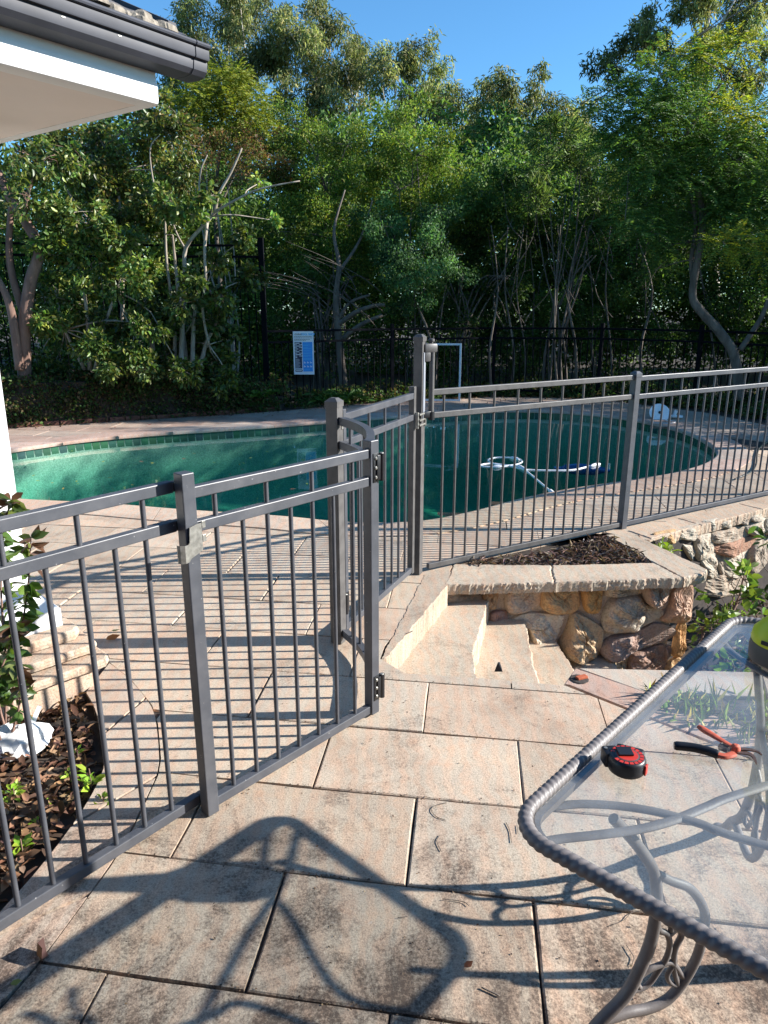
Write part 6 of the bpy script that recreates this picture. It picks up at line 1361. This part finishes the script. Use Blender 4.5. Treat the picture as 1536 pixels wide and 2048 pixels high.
seg.build('red_ring', M['red'], tm); MB().lathe((0, 0, .0375), [(.0255, 0), (.0255, .0012), (.0235, .0016)], 30).build('inner_disc', M['toolgrey'], tm); MB().lathe((0, 0, .0385), [(.0228, 0), (.0228, .001)], 30).build('red_face', M['red'], tm)
MB().box((-.006, .006, .042), (.032, .030, .004), (1, .35), .001).build('belt_clip', M['black'], tm); MB().box((.040, -.012, .018), (.005, .014, .024), (1, -.3), .002).build('lock_button', M['red'], tm); MB().lathe((-.046, .012, .0372), [(.004, 0), (.004, .0012)], 10).build('screw', M['zinc'], tm)
sc_ = thing('secateurs', 'pair of secateurs with one red and one black handle lying open on the glass table', 'secateurs', tuple(G(1460, 1497, ZG)))
so_ = Vector(sc_.location); z_ = lambda u, v, h: G(u, v, ZG + h) - so_
autosmooth(MB().tube(catmull([z_(1348, 1491, .012), z_(1385, 1495, .013), z_(1415, 1502, .013), z_(1437, 1510, .012)], 5), [.0085] + [.0105] * 14 + [.009], 10, True).build('black_handle', M['black'], sc_)); autosmooth(MB().tube(catmull([z_(1397, 1453, .014), z_(1415, 1464, .015), z_(1435, 1476, .015), z_(1455, 1488, .012), z_(1468, 1494, .011)], 4), [.006, .0075, .009, .009, .009, .0085, .008, .008, .0075, .007, .007, .0065, .0065, .006, .006, .006, .006], 9, True, None, (1, .7)).build('red_handle', M['redmetal'], sc_))
autosmooth(MB().tube(catmull([z_(1436, 1510, .012), z_(1452, 1513, .012), z_(1468, 1508, .012)], 4), .0085, 8, True, None, (1, .7)).build('red_shank', M['redmetal'], sc_)); MB().lathe(z_(1470, 1503, .004), [(.011, 0), (.0115, .008), (.008, .016), (.004, .018)], 16).build('pivot', M['redmetal'], sc_)
def blade(pts, h, wds, nm):
    P = catmull([z_(u, v, h) for u, v in pts], 4); n = len(P); vs_ = []
    for i, p in enumerate(P):
        t = (P[min(i + 1, n - 1)] - P[max(0, i - 1)]).normalized(); sd = Vector((-t.y, t.x, 0)); w_ = wds[0] + (wds[1] - wds[0]) * (i / (n - 1)) ** 1.6; vs_ += [p + sd * w_ + Vector((0, 0, .0015)), p - sd * w_ * .5 + Vector((0, 0, .0015)), p - sd * w_ * .5 - Vector((0, 0, .0015)), p + sd * w_ - Vector((0, 0, .0015))]
    fs_ = [(4 * i + j, 4 * i + (j + 1) % 4, 4 * i + 4 + (j + 1) % 4, 4 * i + 4 + j) for i in range(n - 1) for j in range(4)] + [(3, 2, 1, 0), tuple(4 * (n - 1) + j for j in range(4))]; MB().add(vs_, fs_).build(nm, M['blade'], sc_)
blade([(1474, 1505), (1492, 1507), (1505, 1513), (1513, 1528)], .009, (.010, .001), 'cutting_blade'); blade([(1478, 1499), (1500, 1500), (1515, 1504), (1523, 1510)], .012, (.0065, .0015), 'hook_blade')
spr = [z_(1441, 1493, .012).lerp(z_(1458, 1500, .012), i / 60) + Vector((.006 * math.cos(i * .9), .004 * math.sin(i * .9), .007 * math.sin(i * .9 + .6))) for i in range(61)]; MB().tube(spr, .0009, 5).build('spring', M['zinc'], sc_)
tc = G(1560, 1322, ZG); tl_ = thing('cordless_tool', 'lime green and dark grey cordless tool standing on its battery on the table', 'power tool', (tc.x, tc.y, ZG)); bz = lambda prof, nm, m_, k_=22: autosmooth(MB().lathe((0, 0, 0), prof, k_).build(nm, M[m_], tl_), 40)
bz([(.078, 0), (.084, .006), (.086, .04), (.083, .058)], 'battery', 'toolgrey'); bz([(.082, .0585), (.084, .064), (.080, .09), (.062, .112), (.046, .13), (.042, .138)], 'collar', 'lime'); bz([(.042, .1385), (.040, .16), (.034, .20), (.031, .235), (.034, .27), (.036, .30), (.034, .3195)], 'grip', 'toolgrey'); bz([(.034, .32), (.046, .335), (.052, .37), (.05, .42), (.034, .45)], 'head', 'lime')
MB().box((-.066, -.052, .075), (.05, .004, .012), (.62, -.78), .0015).build('vent_slot', M['black'], tl_); 

# dry crumbs gathered along the paving joints
pts = []
for _ in range(900):
    j = rnd.randint(0, 4); c0 = 1.385 + .415 * j; sx = rnd.uniform(-1.0, 1.2)
    if rnd.random() < .7: x, y_ = cell_corner(sx, c0 + rnd.gauss(0, .006))
    else: x, y_ = rnd.uniform(-.9, 1.0), rnd.uniform(1.35, 3.0)
    if inside(x, y_, paving): pts.append((x, y_, .0015))
flakes('paving_crumbs', pts, .009, .005, [(0.10, 0.06, 0.04), (0.2, 0.14, 0.09), (0.06, 0.045, 0.035)], 'dry crumbs and grit lying in and along the paving joints', 'grit', .15, tpl=DIA)
for u0, v0, u1, v1, lab in ((1440, 46, 1560, -24, 'lower thin black cable crossing the sky at the top right corner'), (1440, 38, 1540, -40, 'upper thin black cable crossing the sky at the top right corner')):
    a, b_ = D(u0, v0, 17.0), D(u1, v1, 17.5); d_ = (b_ - a); P = [a - d_ * 2.2 + d_ * (t * 1.1) + Vector((0, 0, -.35 * math.sin(math.pi * t / 6) * 0)) for t in range(7)]
    o = MB().tube([p - a for p in P], .011, 6).build('power_cable', M['black']); o.location = a; tag(o, lab, 'cable')
